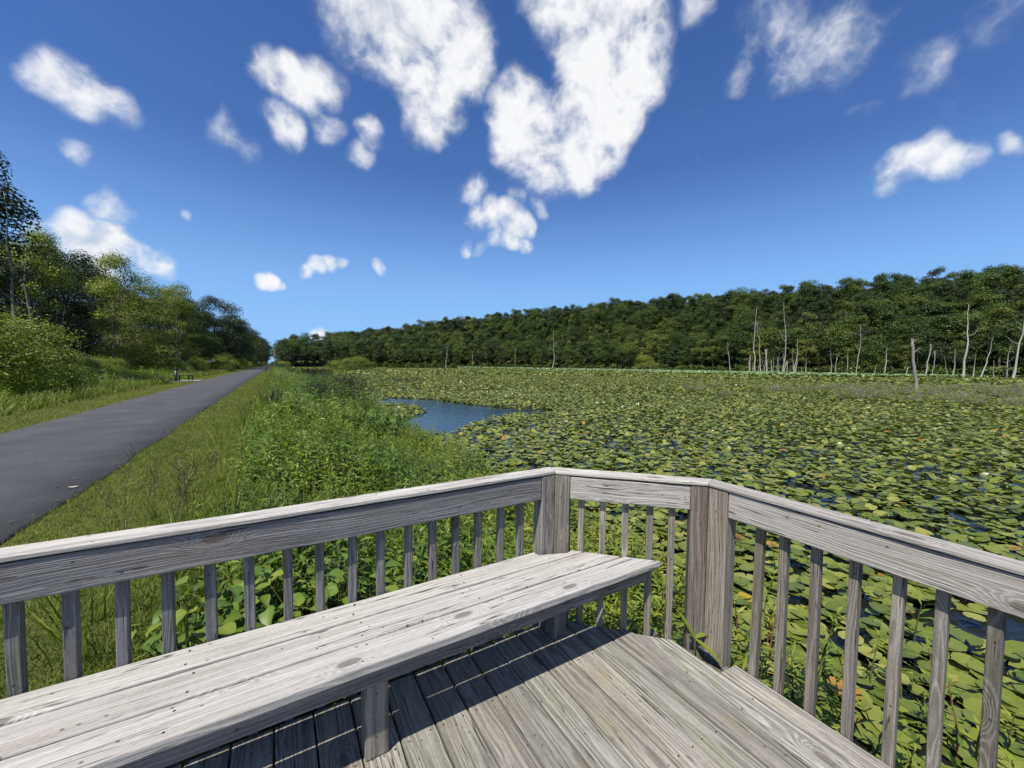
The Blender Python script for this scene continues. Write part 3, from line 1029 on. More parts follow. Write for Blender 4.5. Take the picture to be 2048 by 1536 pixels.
K_SHRUB = [TreeKind(95 + i, 1.5, w, .02, nc, 6000, .06, mt, M_BARK, .025, 12, top=.5, wisp=.8) for i, (w, nc, mt) in enumerate([(2.2, 34, M_TREE_DARK), (1.8, 30, M_TREE)])]

# ------------------------------------------------------------------ the wooded hill across the pond
cand = []
rs2 = np.random.RandomState(3)
for row in range(22):
    az = -31.5
    while az < 60:
        r = shore_r(az) + 7 + row * 8.0 + rs2.uniform(-2.6, 2.6)
        step = math.degrees((8.4 if row < 3 else 9.0 if row < 14 else 6.0) / r)
        a_ = az + rs2.uniform(-.35, .35) * step
        az += step
        if row * 8.0 > 152: continue
        if 16.9 < a_ < 20.6 and row < 3: continue                # the mown clearing
        if a_ < -25 and row > 6: continue
        x, y = r * math.sin(R(a_)), r * math.cos(R(a_))
        if lat_of(x, y) < 7: continue
        cand.append((r, a_, x, y, row))
cand.sort(key=lambda c: c[0] * (1 + .05 * c[4]))
N_IND = 190
far_pts = []
first_crown = {}
HL = {0: 'tall mid green tree on the',
      1: 'dense dark green tree on the',
      2: 'broad crowned green tree on the',
      3: 'narrow pale barked green tree on the',
      4: 'dark round crowned tree on the',
      5: 'yellowish olive tree on the'}
for i, (r, a_, x, y, row) in enumerate(cand):
    h = rs2.uniform(13, 23.5) * (.86 if row == 0 else 1.0) * np.interp(a_, [-31, -12, 5], [1.22, 1.18, 1.0])
    if i < N_IND:
        k_ = rs2.choice(6, p=[.24, .2, .2, .14, .14, .08])
        zn = 'left end of the' if a_ < -9 else 'middle of the' if a_ < 22 else 'right part of the' if a_ < 42 else 'far right of the'
        rt_ = HILL_KINDS[k_].place('hardwood_tree', x, y, h, HL[k_] + ' ' + zn + ' wooded slope across the pond', 'hardwood trees on the wooded slope', wide=rs2.uniform(1.0, 1.45))
        first_crown.setdefault(int(k_), rt_.children[0])
    else:
        far_pts.append((x, y, float(ground_z(x, y)) - .3, h / 19, rs2.uniform(0, 6.28), rs2.choice(6, p=[.26, .22, .2, .12, .14, .06]) if row < 13 else rs2.choice(5, p=[.28, .26, .22, .04, .2])))
        if row > 9:        # low growth under the crest trees
            for q_ in range(2):
                dx, dy = rs2.uniform(-4, 4, 2)
                far_pts.append((x + dx, y + dy, float(ground_z(x + dx, y + dy)) - 1.6, rs2.uniform(.4, .58), rs2.uniform(0, 6.28), rs2.choice(5, p=[.3, .3, .2, .0, .2])))
far_pts = np.array(far_pts)
me = bpy.data.meshes.new('woodland')
me.vertices.add(len(far_pts)); me.vertices.foreach_set('co', far_pts[:, :3].astype(np.float32).ravel())
for nm, typ, arr_ in (('size', 'FLOAT', far_pts[:, 3]), ('turn', 'FLOAT', far_pts[:, 4]), ('sort', 'INT', far_pts[:, 5])):
    at_ = me.attributes.new(nm, typ, 'POINT'); at_.data.foreach_set('value', arr_.astype(np.int32 if typ == 'INT' else np.float32))
me.update()
wood_o = tag(obj('woodland', me), 'dark green wood covering the upper hillside across the pond', None, None, 'stuff')
gt = bpy.data.node_groups.new('woodland_trees', 'GeometryNodeTree')
gt.interface.new_socket('Geometry', in_out='INPUT', socket_type='NodeSocketGeometry')
gt.interface.new_socket('Geometry', in_out='OUTPUT', socket_type='NodeSocketGeometry')
gi, go = gt.nodes.new('NodeGroupInput'), gt.nodes.new('NodeGroupOutput')
jn = gt.nodes.new('GeometryNodeJoinGeometry')


def gattr(nm, typ):
    n_ = gt.nodes.new('GeometryNodeInputNamedAttribute'); n_.data_type = typ; n_.inputs['Name'].default_value = nm
    return n_.outputs['Attribute']


g_size, g_turn, g_sort = gattr('size', 'FLOAT'), gattr('turn', 'FLOAT'), gattr('sort', 'INT')
g_rot = gt.nodes.new('ShaderNodeCombineXYZ'); gt.links.new(g_turn, g_rot.inputs['Z'])
for i in range(6):
    oi = gt.nodes.new('GeometryNodeObjectInfo'); oi.transform_space = 'ORIGINAL'
    oi.inputs['Object'].default_value = first_crown[i]; oi.inputs['As Instance'].default_value = True
    cp = gt.nodes.new('FunctionNodeCompare'); cp.data_type = 'INT'; cp.operation = 'EQUAL'
    gt.links.new(g_sort, cp.inputs['A'] if cp.inputs['A'].type == 'INT' else [q for q in cp.inputs if q.type == 'INT'][0])
    [q for q in cp.inputs if q.type == 'INT'][1].default_value = i
    ip = gt.nodes.new('GeometryNodeInstanceOnPoints')
    gt.links.new(gi.outputs[0], ip.inputs['Points']); gt.links.new(cp.outputs['Result'], ip.inputs['Selection'])
    gt.links.new(oi.outputs['Geometry'], ip.inputs['Instance'])
    gt.links.new(g_rot.outputs[0], ip.inputs['Rotation']); gt.links.new(g_size, ip.inputs['Scale'])
    gt.links.new(ip.outputs[0], jn.inputs[0])
gt.links.new(jn.outputs[0], go.inputs[0])
wood_o.modifiers.new('trees', 'NODES').node_group = gt

for k_, xp in enumerate(np.arange(556, 735, 9.0)):
    d_ = 318 + RNG.uniform(-16, 26); p = bearing(xp + RNG.uniform(-4, 4), d_)
    HILL_KINDS[[0, 1, 2, 4][RNG.randint(4)]].place('hardwood_tree', p[0], p[1], RNG.uniform(16, 22.5), 'green tree in the low wood closing the far end of the pond', 'low wood at the far end of the pond', wide=RNG.uniform(1.0, 1.35), z=max(WATER, float(ground_z(p[0], p[1]))))

# low scrub along the far shore hides the trunks' feet
scrub = Geo()
sar, _ = crown_arr(np.random.RandomState(140), 3.0, 4.2, .02, 14, 190, .62, top=.4)
P_ = []
for az in np.arange(-31, 59, .32):
    if 16.9 < az < 20.6 and RNG.rand() < .7: continue
    r = shore_r(az) + RNG.uniform(-1.5, 5)
    P_.append((r * math.sin(R(az)), r * math.cos(R(az)), WATER, RNG.uniform(.6, 1.6), RNG.uniform(0, 6.28), RNG.uniform(-.15, .25)))
P_ = np.array(P_); P_[:, 2] = ground_z(P_[:, 0], P_[:, 1]) - .1
scatter(scrub, sar, P_[:, :3], P_[:, 4], P_[:, 3], None, None, P_[:, 5])
tag(obj('shore_scrub', scrub.mesh('shore_scrub', M_TREE)), 'low tangled scrub along the far shore under the trees', None, None, 'stuff')

for (x, d, h, w, lab, kd) in [
        (1408, 268, 9.5, 1.5, 'rounded bright green bush beside the mown clearing on the far shore', 0),
        (1290, 300, 9.0, 1.2, 'yellow green bush left of the mown clearing on the far shore', 1),
        (712, 128, 4.2, 1.6, 'pale green bush growing out of the pond below the wooded slope', 0),
        (672, 135, 3.0, 1.7, 'low green bush in the pond beside the dark open water', 1)]:
    p = bearing(x, d)
    K_BUSH[kd].place('shore_bush', p[0], p[1], h, lab, None, wide=w, cat='bush', z=max(WATER, float(ground_z(p[0], p[1]))))

# ------------------------------------------------------------------ trees on both sides of the far path


def on_lat(x, lat):
    d = ray(x, 730); t = lat / (A[0] * d[0] + A[1] * d[1])
    return d[0] * t, d[1] * t


def wood(kind, xp, lat, ytop, label, group=None, wide=1.0, name='woodland_tree'):
    x, y = on_lat(xp, lat)
    h = ztop(ytop, xp, y) - float(ground_z(x, y)) + .2
    return kind.place(name, x, y, h, label, group, wide=wide)


G_ = 'trees beside the path'
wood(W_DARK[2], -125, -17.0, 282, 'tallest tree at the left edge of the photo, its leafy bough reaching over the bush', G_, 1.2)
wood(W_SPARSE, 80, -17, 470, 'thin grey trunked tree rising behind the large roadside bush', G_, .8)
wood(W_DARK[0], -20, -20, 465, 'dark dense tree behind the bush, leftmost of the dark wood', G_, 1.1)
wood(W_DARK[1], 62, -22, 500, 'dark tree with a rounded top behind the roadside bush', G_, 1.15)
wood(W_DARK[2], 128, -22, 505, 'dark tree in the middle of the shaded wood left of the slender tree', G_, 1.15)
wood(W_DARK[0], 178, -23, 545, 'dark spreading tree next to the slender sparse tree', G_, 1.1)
wood(W_SPARSE, 286, -14.2, 574, 'slender light green tree above the olive saplings', G_, .75)
wood(W_SPARSE, 356, -13.4, 580, 'slim light green tree beside the big dark path side tree', G_, .8)
wood(W_SPARSE, 240, -15.0, 518, 'slender sparse tree standing clear of the dark wood', G_, .85)
wood(W_OLIVE[0], 262, -15, 592, 'yellowing olive young tree right of the slender sparse tree', G_, 1.2)
wood(W_OLIVE[1], 300, -14.5, 600, 'olive tree with rusty lower leaves near the green post', G_, 1.3)
wood(W_GREEN[1], 345, -15, 573, 'green tree with a pale trunk above the olive saplings', G_, .9)
wood(W_OLIVE[1], 232, -13.0, 640, 'low yellow green sapling at the left of the olive trees', G_, 1.3)
wood(W_OLIVE[0], 284, -12.2, 628, 'bushy olive sapling in front of the olive trees', G_, 1.5)
wood(W_OLIVE[0], 335, -12.5, 640, 'low olive tree directly behind the path side bench', G_, 1.4)
wood(W_GREEN[0], 382, -13, 620, 'grey green round tree left of the big dark path side tree', G_, 1.0)
wood(W_DARK[1], 432, -11.5, 596, 'big dark green tree standing tallest along the middle of the path', G_, 1.0)
wood(W_GREEN[1], 408, -10.5, 668, 'low bushy green tree at the foot of the big dark tree', G_, 1.5)
wood(W_GREEN[0], 470, -10.5, 655, 'rounded green tree right of the big dark tree', G_, 1.3)
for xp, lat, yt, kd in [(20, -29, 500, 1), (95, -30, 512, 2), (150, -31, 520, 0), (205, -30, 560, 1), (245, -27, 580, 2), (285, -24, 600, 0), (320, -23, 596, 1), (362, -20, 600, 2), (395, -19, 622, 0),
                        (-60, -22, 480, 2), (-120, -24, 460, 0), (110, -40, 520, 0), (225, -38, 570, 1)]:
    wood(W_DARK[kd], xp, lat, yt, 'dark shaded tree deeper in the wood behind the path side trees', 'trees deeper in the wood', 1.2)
for k_, u_ in enumerate(list(np.arange(105, 440, 9.0))):
    lat = -9.2 + RNG.uniform(-1.0, .6) if k_ % 3 else -15 + RNG.uniform(-2, 2)
    p = LU(lat, u_)
    kd = [W_GREEN[0], W_GREEN[1], W_DARK[1]][RNG.randint(3)]
    kd.place('woodland_tree', p[0], p[1], RNG.uniform(10.5, 14.5) + (u_ - 100) * .014, 'green tree in the row closing in along the far left of the path', 'trees along the far path', wide=RNG.uniform(1.0, 1.3))
for k_, u_ in enumerate(np.arange(312, 400, 5.0)):
    p = LU(4.0 + RNG.uniform(-1, 8), u_)
    HILL_KINDS[RNG.randint(3)].place('hardwood_tree', p[0], p[1], RNG.uniform(17, 21), 'green tree at the far end of the pond right of the path', 'trees at the far end of the pond', wide=1.0)

# understorey shrubs under the left wood
lab_u = 'shaded green shrub in the undergrowth along the edge of the wood'
for k_ in range(26):
    xp = 12 + k_ * 17.5
    lat = -12.0 - RNG.rand() * 2.2 if xp < 340 else -9.6 - RNG.rand() * 1.4
    x, y = on_lat(xp, lat)
    K_BUSH[k_ % 2].place('understorey_shrub', x, y, RNG.uniform(1.3, 2.3), lab_u, 'shrubs along the wood edge', wide=RNG.uniform(.8, 1.2), cat='shrub')
for k_ in range(34):
    u_ = 98 + k_ * 10.0; lt = -8.6 - RNG.rand() * 1.5
    p = LU(lt, u_)
    K_BUSH[k_ % 2].place('understorey_shrub', p[0], p[1], RNG.uniform(2.0, 3.4), 'green shrub at the foot of the trees along the far path', 'shrubs along the far path', wide=RNG.uniform(1.0, 1.5), cat='shrub')
    if u_ > 290:
        p = LU(3.0 + RNG.rand() * 3, u_)
        K_BUSH[k_ % 2].place('understorey_shrub', p[0], p[1], RNG.uniform(2.4, 4.0), 'green shrub right of the path end under the trees', 'shrubs right of the path end', wide=RNG.uniform(1.2, 1.8), cat='shrub', z=max(WATER, float(ground_z(p[0], p[1]))))
x, y = on_lat(30, -10.6)
K_BUSH[0].place('roadside_bush', x, y, 3.3, 'large bright green bush filling the left edge beside the path', None, wide=1.1, cat='bush', rot=.6)
x, y = on_lat(112, -10.7)
K_BUSH[1].place('roadside_bush', x, y, 2.2, 'rounded bright green bush growing right of the largest roadside bush', None, wide=.9, cat='bush', rot=2.2)
x, y = on_lat(-75, -10.2)
K_BUSH[1].place('roadside_bush', x, y, 3.3, 'bright green bush cut off by the left edge of the photo', None, wide=1.1, cat='bush')

# thin bare boles at the wood edge
def bare_tree(name, base, h, lean, r0, mat, label, group, branches=5, seed=0, cat='dead tree', snap=False):
    rs_ = np.random.RandomState(seed)
    root = thing(name, base, label, cat, group)
    g = Geo()
    n = 9; f = np.linspace(0, 1, n)
    wob = np.cumsum(rs_.normal(size=(n, 2)), 0) * .012 * h; wob -= wob[0]
    pts = np.stack([lean[0] * f + wob[:, 0], lean[1] * f + wob[:, 1], -.4 + (h + .4) * f], -1)
    endr = .55 if snap else .12
    rads = r0 * (1 - (1 - endr) * f) * (1 + .3 * np.exp(-f * 10))
    g.tube(pts, rads, 7)
    obj('trunk', g.mesh('trunk', mat, True), root)
    if snap:      # splintered top
        g = Geo(); tp = pts[-1]
        for k_ in range(5):
            a_ = rs_.rand() * 6.28
            q = tp + np.array([math.cos(a_), math.sin(a_), 0]) * r0 * .3
            g.tube([q - [0, 0, .08 * h], q, q + np.array([rs_.normal() * .03 * h, rs_.normal() * .03 * h, rs_.uniform(.03, .12) * h])], [r0 * .3, r0 * .25, .005], 5)
        obj('splinters', g.mesh('splinters', mat), root)
    for k_ in range(branches):
        t = rs_.uniform(.45, .95); i = t * (n - 1); i0 = int(i)
        p0 = pts[i0] + (pts[min(i0 + 1, n - 1)] - pts[i0]) * (i - i0)
        a_ = rs_.rand() * 6.28; ln = h * rs_.uniform(.06, .20) * (1.2 - t * .6)
        d = np.array([math.cos(a_), math.sin(a_), rs_.uniform(.4, 1.3)]); d /= np.linalg.norm(d)
        rb_ = np.interp(t, f, rads) * .45
        g = Geo()
        p1 = p0 + d * ln * .55 + rs_.normal(size=3) * ln * .06; p2 = p0 + d * ln + np.array([0, 0, ln * .15])
        g.tube([p0, p1, p2], [rb_, rb_ * .6, rb_ * .15], 5)
        for q_ in range(2):
            e = p1 + (p2 - p1) * rs_.rand(); dd = d + rs_.normal(size=3) * .5
            g.tube([e, e + dd * ln * .35], [rb_ * .3, rb_ * .06], 4)
        obj('branch', g.mesh('branch', mat), root)
    return root


for (xp, lat, yb, yt, r0, lab) in [
        (218, -13.2, 745, 600, .07, 'thin bare grey sapling trunk before the dark wood'),
        (112, -12.6, 690, 615, .05, 'crooked bare sapling rising above the roadside bush'),
        (247, -13.6, 745, 590, .06, 'thin dark stem among the olive saplings'),
        (80, -15.0, 700, 500, .15, 'grey tree trunk with bare limbs behind the roadside bush'),
        (30, -12.8, 640, 385, .10, 'dead bare limbed tree above the leftmost bush')]:
    x, y = on_lat(xp, lat)
    zg = float(ground_z(x, y))
    bare_tree('bare_tree', (x, y, zg), ztop(yt, xp, y) - zg, (RNG.uniform(-.4, .4), 0), r0, M_BARK_PALE, lab, None, 6, int(xp) + 1, 'bare tree')

# dead trees standing in the far water: base column, depth, top column/row, radius, look
SNAGS = [
    (1837.5, 47, 1826, 685, .20, True, 2, 'thick broken stump of a dead tree standing alone in the lily pads'),
    (1928, 150, 1942, 607, .34, False, 5, 'tall bleached dead tree with one long side branch at the right shore'),
    (2027, 118, 2045, 609, .30, False, 4, 'tall bleached dead trunk at the right edge of the photo'),
    (1962, 152, 1986, 673, .20, False, 3, 'dead trunk leaning right between the two tall bleached ones'),
    (1852, 155, 1857, 693, .19, True, 1, 'short bleached dead trunk right behind the thick broken stump'),
    (1899, 150, 1885, 710, .15, False, 1, 'thin dead trunk leaning left at the right shore'),
    (1866, 152, 1867, 706, .12, True, 0, 'thin short dead stem left of the one leaning left'),
    (1714, 172, 1715, 648, .18, False, 6, 'slender dead tree alone before the dark middle of the shore wood'),
    (1510, 215, 1513, 614, .34, False, 6, 'tallest pale dead tree, leftmost of the tall pair'),
    (1523, 216, 1520, 640, .24, False, 4, 'pale forked dead tree just right of the tallest one'),
    (1534, 200, 1532, 702, .36, True, 2, 'short stout white stump below the tall dead pair'),
    (1565, 213, 1564, 603, .30, False, 7, 'second tall dead tree with a spread of bare twigs at its top'),
    (1589, 205, 1591, 676, .26, False, 9, 'twiggy grey dead tree right of the tall dead pair'),
    (1593, 202, 1594, 720, .26, True, 0, 'short white stub before the twiggy grey dead tree'),
    (1500, 210, 1500, 712, .22, True, 0, 'short straight white stub left of the tallest dead tree'),
    (1543, 205, 1543, 722, .22, True, 0, 'low white stub right of the stout stump'),
    (1554, 206, 1555, 706, .16, False, 1, 'thin white dead stem between the stubs and the second tall tree'),
    (1568, 200, 1573, 724, .22, True, 0, 'low white stub leaning right below the second tall tree'),
    (1575, 207, 1574, 724, .22, True, 0, 'low upright stub beside the leaning one'),
    (1461, 225, 1453, 684, .24, False, 4, 'curved dead tree with a left hand branch, leftmost by the clearing bush'),
    (1533, 203, 1523, 716, .14, False, 0, 'thin dead pole leaning against the stout stump'),
    (1664, 190, 1662, 700, .17, False, 2, 'thin grey dead tree left of the slender lone one'),
    (1670, 190, 1669, 716, .16, True, 0, 'short stub beside the thin grey dead tree'),
    (1812, 162, 1815, 735, .2, True, 0, 'knee high grey stub left of the thick broken stump'),
    (1105, 330, 1106, 660, .34, False, 14, 'pale bare dead tree against the middle of the wooded slope'),
    (892, 400, 893, 692, .34, False, 12, 'bleached bare tree low on the shore far left of the slope'),
    (698, 134, 696, 716, .08, False, 9, 'dead grey branches sticking up beside the bush in the pond')]
for i, (xb, d, xt, yt, r0, snap, nb, lab) in enumerate(SNAGS):
    d = d - 20 if 150 <= d < 230 else d
    p = bearing(xb, d)
    zt_ = ztop(yt, xt, d)
    zb = max(WATER, float(ground_z(p[0], p[1])))
    dx = bearing(xt, d)[0] - p[0]
    bare_tree('dead_tree', (p[0], p[1], zb), zt_ - zb, (dx, 0), r0, M_DEAD if d < 60 else M_DEAD_PALE, lab, 'dead trees standing in and along the pond', nb, 500 + i, snap=snap)

for k_ in range(18):
    xb = [1496, 1508, 1518, 1528, 1538, 1548, 1556, 1572, 1584, 1598, 1612, 1700, 1752, 1768, 1910, 1942, 1990, 2012][k_] + RNG.uniform(-5, 5); az_ = math.atan((xb - 1024) / FPX)
    d = shore_r(math.degrees(az_)) * math.cos(az_) + RNG.uniform(-16, 0)
    p = bearing(xb, d); zb = max(WATER, float(ground_z(p[0], p[1])))
    bare_tree('dead_tree', (p[0], p[1], zb), RNG.uniform(4, 14) if k_ > 10 else RNG.uniform(3, 12), (RNG.uniform(-1.0, 1.0), 0), RNG.uniform(.14, .24), M_DEAD_PALE, 'thin pale bare trunk at the foot of the wooded slope on the right', 'thin bare trunks along the right shore', 3, 700 + k_)

# ------------------------------------------------------------------ grasses and weeds (uncountable cover)


def blade_arr(h, w, bend, segs, c0, c1):
    f = np.linspace(0, 1, segs + 1)
    x = bend * f ** 2; z = h * (f - .18 * bend / max(h, .01) * f ** 2)
    ww = w * (1 - f ** 1.6) * .5 + .0004
    V = np.concatenate([np.stack([x, -ww, z], -1), np.stack([x, ww, z], -1)])
    n = segs + 1
    Q = np.array([(i, i + 1, n + i + 1, n + i) for i in range(segs)])
    C = np.concatenate([c0 + (c1 - c0) * f] * 2)
    return V, Q, np.zeros((0, 3), int), C


def tuft_arr(rs_, n, h, w, spread, bend, segs=3, tint=.45):
    g = Geo()
    for i in range(n):
        ar = blade_arr(h * rs_.uniform(.5, 1.1), w * rs_.uniform(.7, 1.2), bend * rs_.uniform(.2, 1.2), segs, tint - .18, tint + .12)
        p = np.array([[rs_.normal() * spread, rs_.normal() * spread, -.01]])
        scatter(g, ar, p, np.array([rs_.rand() * 6.28]), np.ones(1), None, None, rs_.normal() * .08)
    return g.arr()


def lance_leaf(L, w, droop, lift=.5, f=(0, .4, 1.0), wd=(.15, 1.0, .03)):
    """folded lance-shaped leaf pointing along +x"""
    f = np.array(f); k_ = len(f)
    x = L * f * math.cos(lift); z = L * (f * math.sin(lift) - droop * f ** 2)
    hw = w * np.array(wd) * .5
    V = np.concatenate([np.stack([x, -hw, z + hw * .35], -1), np.stack([x, np.zeros(k_), z], -1), np.stack([x, hw, z + hw * .35], -1)])
    Q = [(i, i + 1, k_ + i + 1, k_ + i) for i in range(k_ - 1)] + [(k_ + i, k_ + 1 + i, 2 * k_ + 1 + i, 2 * k_ + i) for i in range(k_ - 1)]
    return V, np.array(Q), np.zeros((0, 3), int), np.full(3 * k_, .5)


def flat_leaf(L, w, droop, lift=.5):
    """two-piece bent leaf for plants seen from afar"""
    V = np.array([(0, 0, 0), (L * .42, -w * .5, L * .42 * math.sin(lift) - droop * L * .15), (L * .42, w * .5, L * .42 * math.sin(lift) - droop * L * .15), (L * .95, 0, L * (.9 * math.sin(lift) - droop))])
    return V, np.zeros((0, 4), int), np.array([(0, 1, 2), (1, 3, 2)]), np.full(4, .5)


def weed_arr(rs_, h, nleaf, L, w, tint=.45, stem=True, lift=.55, droop=.35, lean=.15):
    g = Geo()
    lx, ly = rs_.normal() * lean * h, rs_.normal() * lean * h
    if stem: g.tube([(0, 0, -.05), (lx * .4, ly * .4, h * .5), (lx, ly, h)], [.0045, .0035, .0015], 3, tint + .12, False)
    ar = lance_leaf(L, w, droop, lift) if stem else flat_leaf(L, w, droop, lift)
    f = np.linspace(.18, 1.0, nleaf)
    P = np.stack([lx * f ** 1.3, ly * f ** 1.3, h * f], -1)
    rot = np.arange(nleaf) * 2.4 + rs_.normal(size=nleaf) * .4
    sc = (1.15 - .55 * f) * rs_.uniform(.75, 1.2, nleaf)
    scatter(g, ar, P, rot, sc, rs_.rand(nleaf) * 6.28, rs_.normal(size=nleaf) * .25, tint - .5 + rs_.normal(size=nleaf) * .10)
    return g.arr()


def spread_stuff(name, protos, P, scale, mat, label, dt=None, tilt=.12):
    g = Geo()
    N = len(P)
    which = RNG.randint(len(protos), size=N)
    rot = RNG.rand(N) * 6.283
    ta, tl = RNG.rand(N) * 6.283, RNG.normal(size=N) * tilt
    dt = RNG.normal(size=N) * .06 if dt is None else dt
    for i, ar in enumerate(protos):
        k_ = which == i
        scatter(g, ar, P[k_], rot[k_], scale[k_], ta[k_], tl[k_], dt[k_])
    return tag(obj(name, g.mesh(name, mat)), label, None, None, 'stuff')


def on_ground(lat, u, dz=0.0):
    x = A[0] * lat + B[0] * u; y = A[1] * lat + B[1] * u
    return np.stack([x, y, ground_z(x, y) + dz], -1)


def in_view(P, margin=1.15):
    """keep what the photo could plausibly see, with a generous border"""
    d = P - np.array([0, 0, EYE])
    z = d @ fw; x = d @ rt; y = d @ up
    return (z > .15) & (np.abs(x) < z * 1024 / FPX * margin + .8) & (y > -z * 768 / FPX * margin - .8)


def under_deck(P, pad=.02):
    lat = lat_of(P[:, 0], P[:, 1]); u = u_of(P[:, 0], P[:, 1])
    oL = C1[1] - u; oM = -((lat - C1[0]) + (u - C1[1])) * .70711; oR = C2[0] - lat
    return (oL > -pad) & (oM > -pad) & (oR > -pad)


rs3 = np.random.RandomState(17)
# --- mown verge on both sides of the path: short leaning blades, thinning with distance
tuft_s = [tuft_arr(rs3, 9, .085, .008, .035, .05, 1, .45) for _ in range(5)]
tuft_f = [tuft_arr(rs3, 6, .10, .022, .09, .05, 1, .45) for _ in range(4)]


def band(n, l0, l1, u0, u1, power=1.0):
    u = u0 + (u1 - u0) * rs3.rand(n) ** power
    return l0 + (l1 - l0) * rs3.rand(n), u


l, u = band(17000, -2.10, -.45, 1.0, 13, 1.3)
P = on_ground(l, u); P = P[in_view(P) & ~under_deck(P)]
edge_long = 1 + .7 * smooth((lat_of(P[:, 0], P[:, 1]) + 1.0) / .5)
tan_ = smooth((u_of(P[:, 0], P[:, 1]) - 3.2) / 3.5)
spread_stuff('mown_grass', tuft_s, P, rs3.uniform(.4, .8, len(P)) * edge_long, M_MOWN, 'short mown grass strip along the right edge of the path', rs3.normal(size=len(P)) * .07 - .12 + .13 * tan_, .5)
l, u = band(14000, -2.10, -.6, 12, 85, 1.5)
P = on_ground(l, u); P = P[in_view(P)]
spread_stuff('mown_grass', tuft_f, P, rs3.uniform(.4, .75, len(P)), M_MOWN, 'short mown grass strip running on along the path', None, .3)
l, u = band(16000, -6.75, -5.05, 7, 85, 1.4)
l = l - np.clip((u - 12) * .012, 0, .36)
P = on_ground(l, u); P = P[in_view(P)]
spread_stuff('mown_grass', tuft_f, P, rs3.uniform(.4, .8, len(P)), M_MOWN, 'mown grass verge along the left edge of the path', rs3.normal(size=len(P)) * .06 + .08, .3)

# --- rank grass on the bank
tall = [tuft_arr(rs3, 10, h, .011, .05, h * .55, 4, t_) for h, t_ in ((.42, .42), (.55, .5), (.36, .38), (.62, .55))]
tall_far = [tuft_arr(rs3, 7, h, .03, .12, h * .5, 2, t_) for h, t_ in ((.6, .45), (.75, .52), (.5, .4))]
l, u = band(2500, -1.2, 2.0, 1.2, 12, 1.25)
P = on_ground(l, u); k_ = in_view(P) & ~under_deck(P) & (rs3.rand(len(P)) < smooth((lat_of(P[:, 0], P[:, 1]) + .6 + .2 * snoise(P[:, 0], P[:, 1], 31)) / .5) * .9 + .05)
P = P[k_]
nearf = np.clip((u_of(P[:, 0], P[:, 1]) - 1.9) / 1.2, .45, 1)
spread_stuff('bank_grass', tall, P, rs3.uniform(.55, 1.1, len(P)) * nearf, M_GRASS, 'rank green grass on the bank between path and pond', rs3.normal(size=len(P)) * .07 + .1 * snoise(P[:, 0] * .8, P[:, 1] * .8, 33) + np.where(rs3.rand(len(P)) < .09, .42, 0), .25)
l, u = band(7500, -.55, 4.0, 11, 110, 1.7)
P = on_ground(l, u); P = P[in_view(P) & (P[:, 2] > WATER - .1) & (l < np.interp(u, [30, 48], [4.5, 1.9]))]
spread_stuff('bank_grass', tall_far, P, rs3.uniform(.6, 1.15, len(P)), M_GRASS, 'rank green grass running along the bank into the distance', rs3.normal(size=len(P)) * .07 + .1 * snoise(P[:, 0] * .3, P[:, 1] * .3, 34) + np.where(rs3.rand(len(P)) < .08, .4, 0), .25)

# --- leafy weeds on the bank and emergent fringe
weeds_near = [weed_arr(rs3, h, n, L, w, t_) for h, n, L, w, t_ in ((.42, 11, .15, .042, .45), (.52, 13, .16, .036, .5), (.30, 9, .13, .060, .4), (.46, 12, .17, .040, .55), (.34, 10, .11, .068, .36), (.55, 14, .14, .030, .6))]
weeds_far = [weed_arr(rs3, h, n, L, w, t_, False) for h, n, L, w, t_ in ((.6, 11, .22, .07, .45), (.75, 12, .24, .06, .5), (.5, 9, .22, .08, .38))]
l, u = band(6200, -.75, 3.6, 1.9, 13, 1.2)
P = on_ground(l, u); k_ = in_view(P) & ~under_deck(P, .05)
P = P[k_]; P[:, 2] = np.maximum(P[:, 2], WATER - .05)
dl = lat_of(P[:, 0], P[:, 1]); du = u_of(P[:, 0], P[:, 1])
keep = rs3.rand(len(P)) < np.where(dl > 2.0, np.clip((du - 1.6) / 7, .06, .45), .95) * smooth((dl + .6) / .5)
P, du = P[keep], du[keep]
spread_stuff('bank_weeds', weeds_near, P, rs3.uniform(.62, 1.3, len(P)) * (1 + .32 * snoise(P[:, 0] * 1.1, P[:, 1] * 1.1, 51)) * np.clip((du - 1.6) / 1.3, .6, 1), M_WEED, 'leafy green weeds crowding the bank behind the railing', rs3.normal(size=len(P)) * .08 + .24 * snoise(P[:, 0] * .9, P[:, 1] * .9, 35), .25)
l, u = band(6200, -.25, 6.2, 11, 120, 1.7)
P = on_ground(l, u); k_ = in_view(P) & (lat_of(P[:, 0], P[:, 1]) < np.interp(u, [9, 14, 28, 46], [2.6, 2.6, 3.0, 2.0]) + bulge(u) + .6 * snoise(u * .3, u * 0, 36))
P = P[k_]; P[:, 2] = np.maximum(P[:, 2], WATER - .05)
spread_stuff('bank_weeds', weeds_far, P, rs3.uniform(.55, 1.35, len(P)) * (1 + .34 * snoise(P[:, 0] * .5, P[:, 1] * .5, 52)), M_WEED, 'leafy weeds running along the far bank of the path', rs3.normal(size=len(P)) * .08 + .26 * snoise(P[:, 0] * .4, P[:, 1] * .4, 37), .25)
# emergent smartweed fringe thinning out into the pads
l, u = band(6500, 2.2, 5.8, .6, 14, 1.15)
P = on_ground(l, u); P[:, 2] = WATER - .06
dl, du = l, u
k_ = in_view(P) & ~under_deck(P, .1) & (rs3.rand(len(P)) < np.clip(1.05 - (dl - 2.2) / np.clip(1.1 + du * .12, 1.1, 2.2), .0, 1) * np.clip((du + .2) / 2.6, .25, 1))
P = P[k_]
spread_stuff('smartweed', weeds_near, P, rs3.uniform(.6, 1.1, len(P)), M_WEED, 'narrow leaved water weeds standing in the shallows at the bank', rs3.normal(size=len(P)) * .08 + .12, .3)
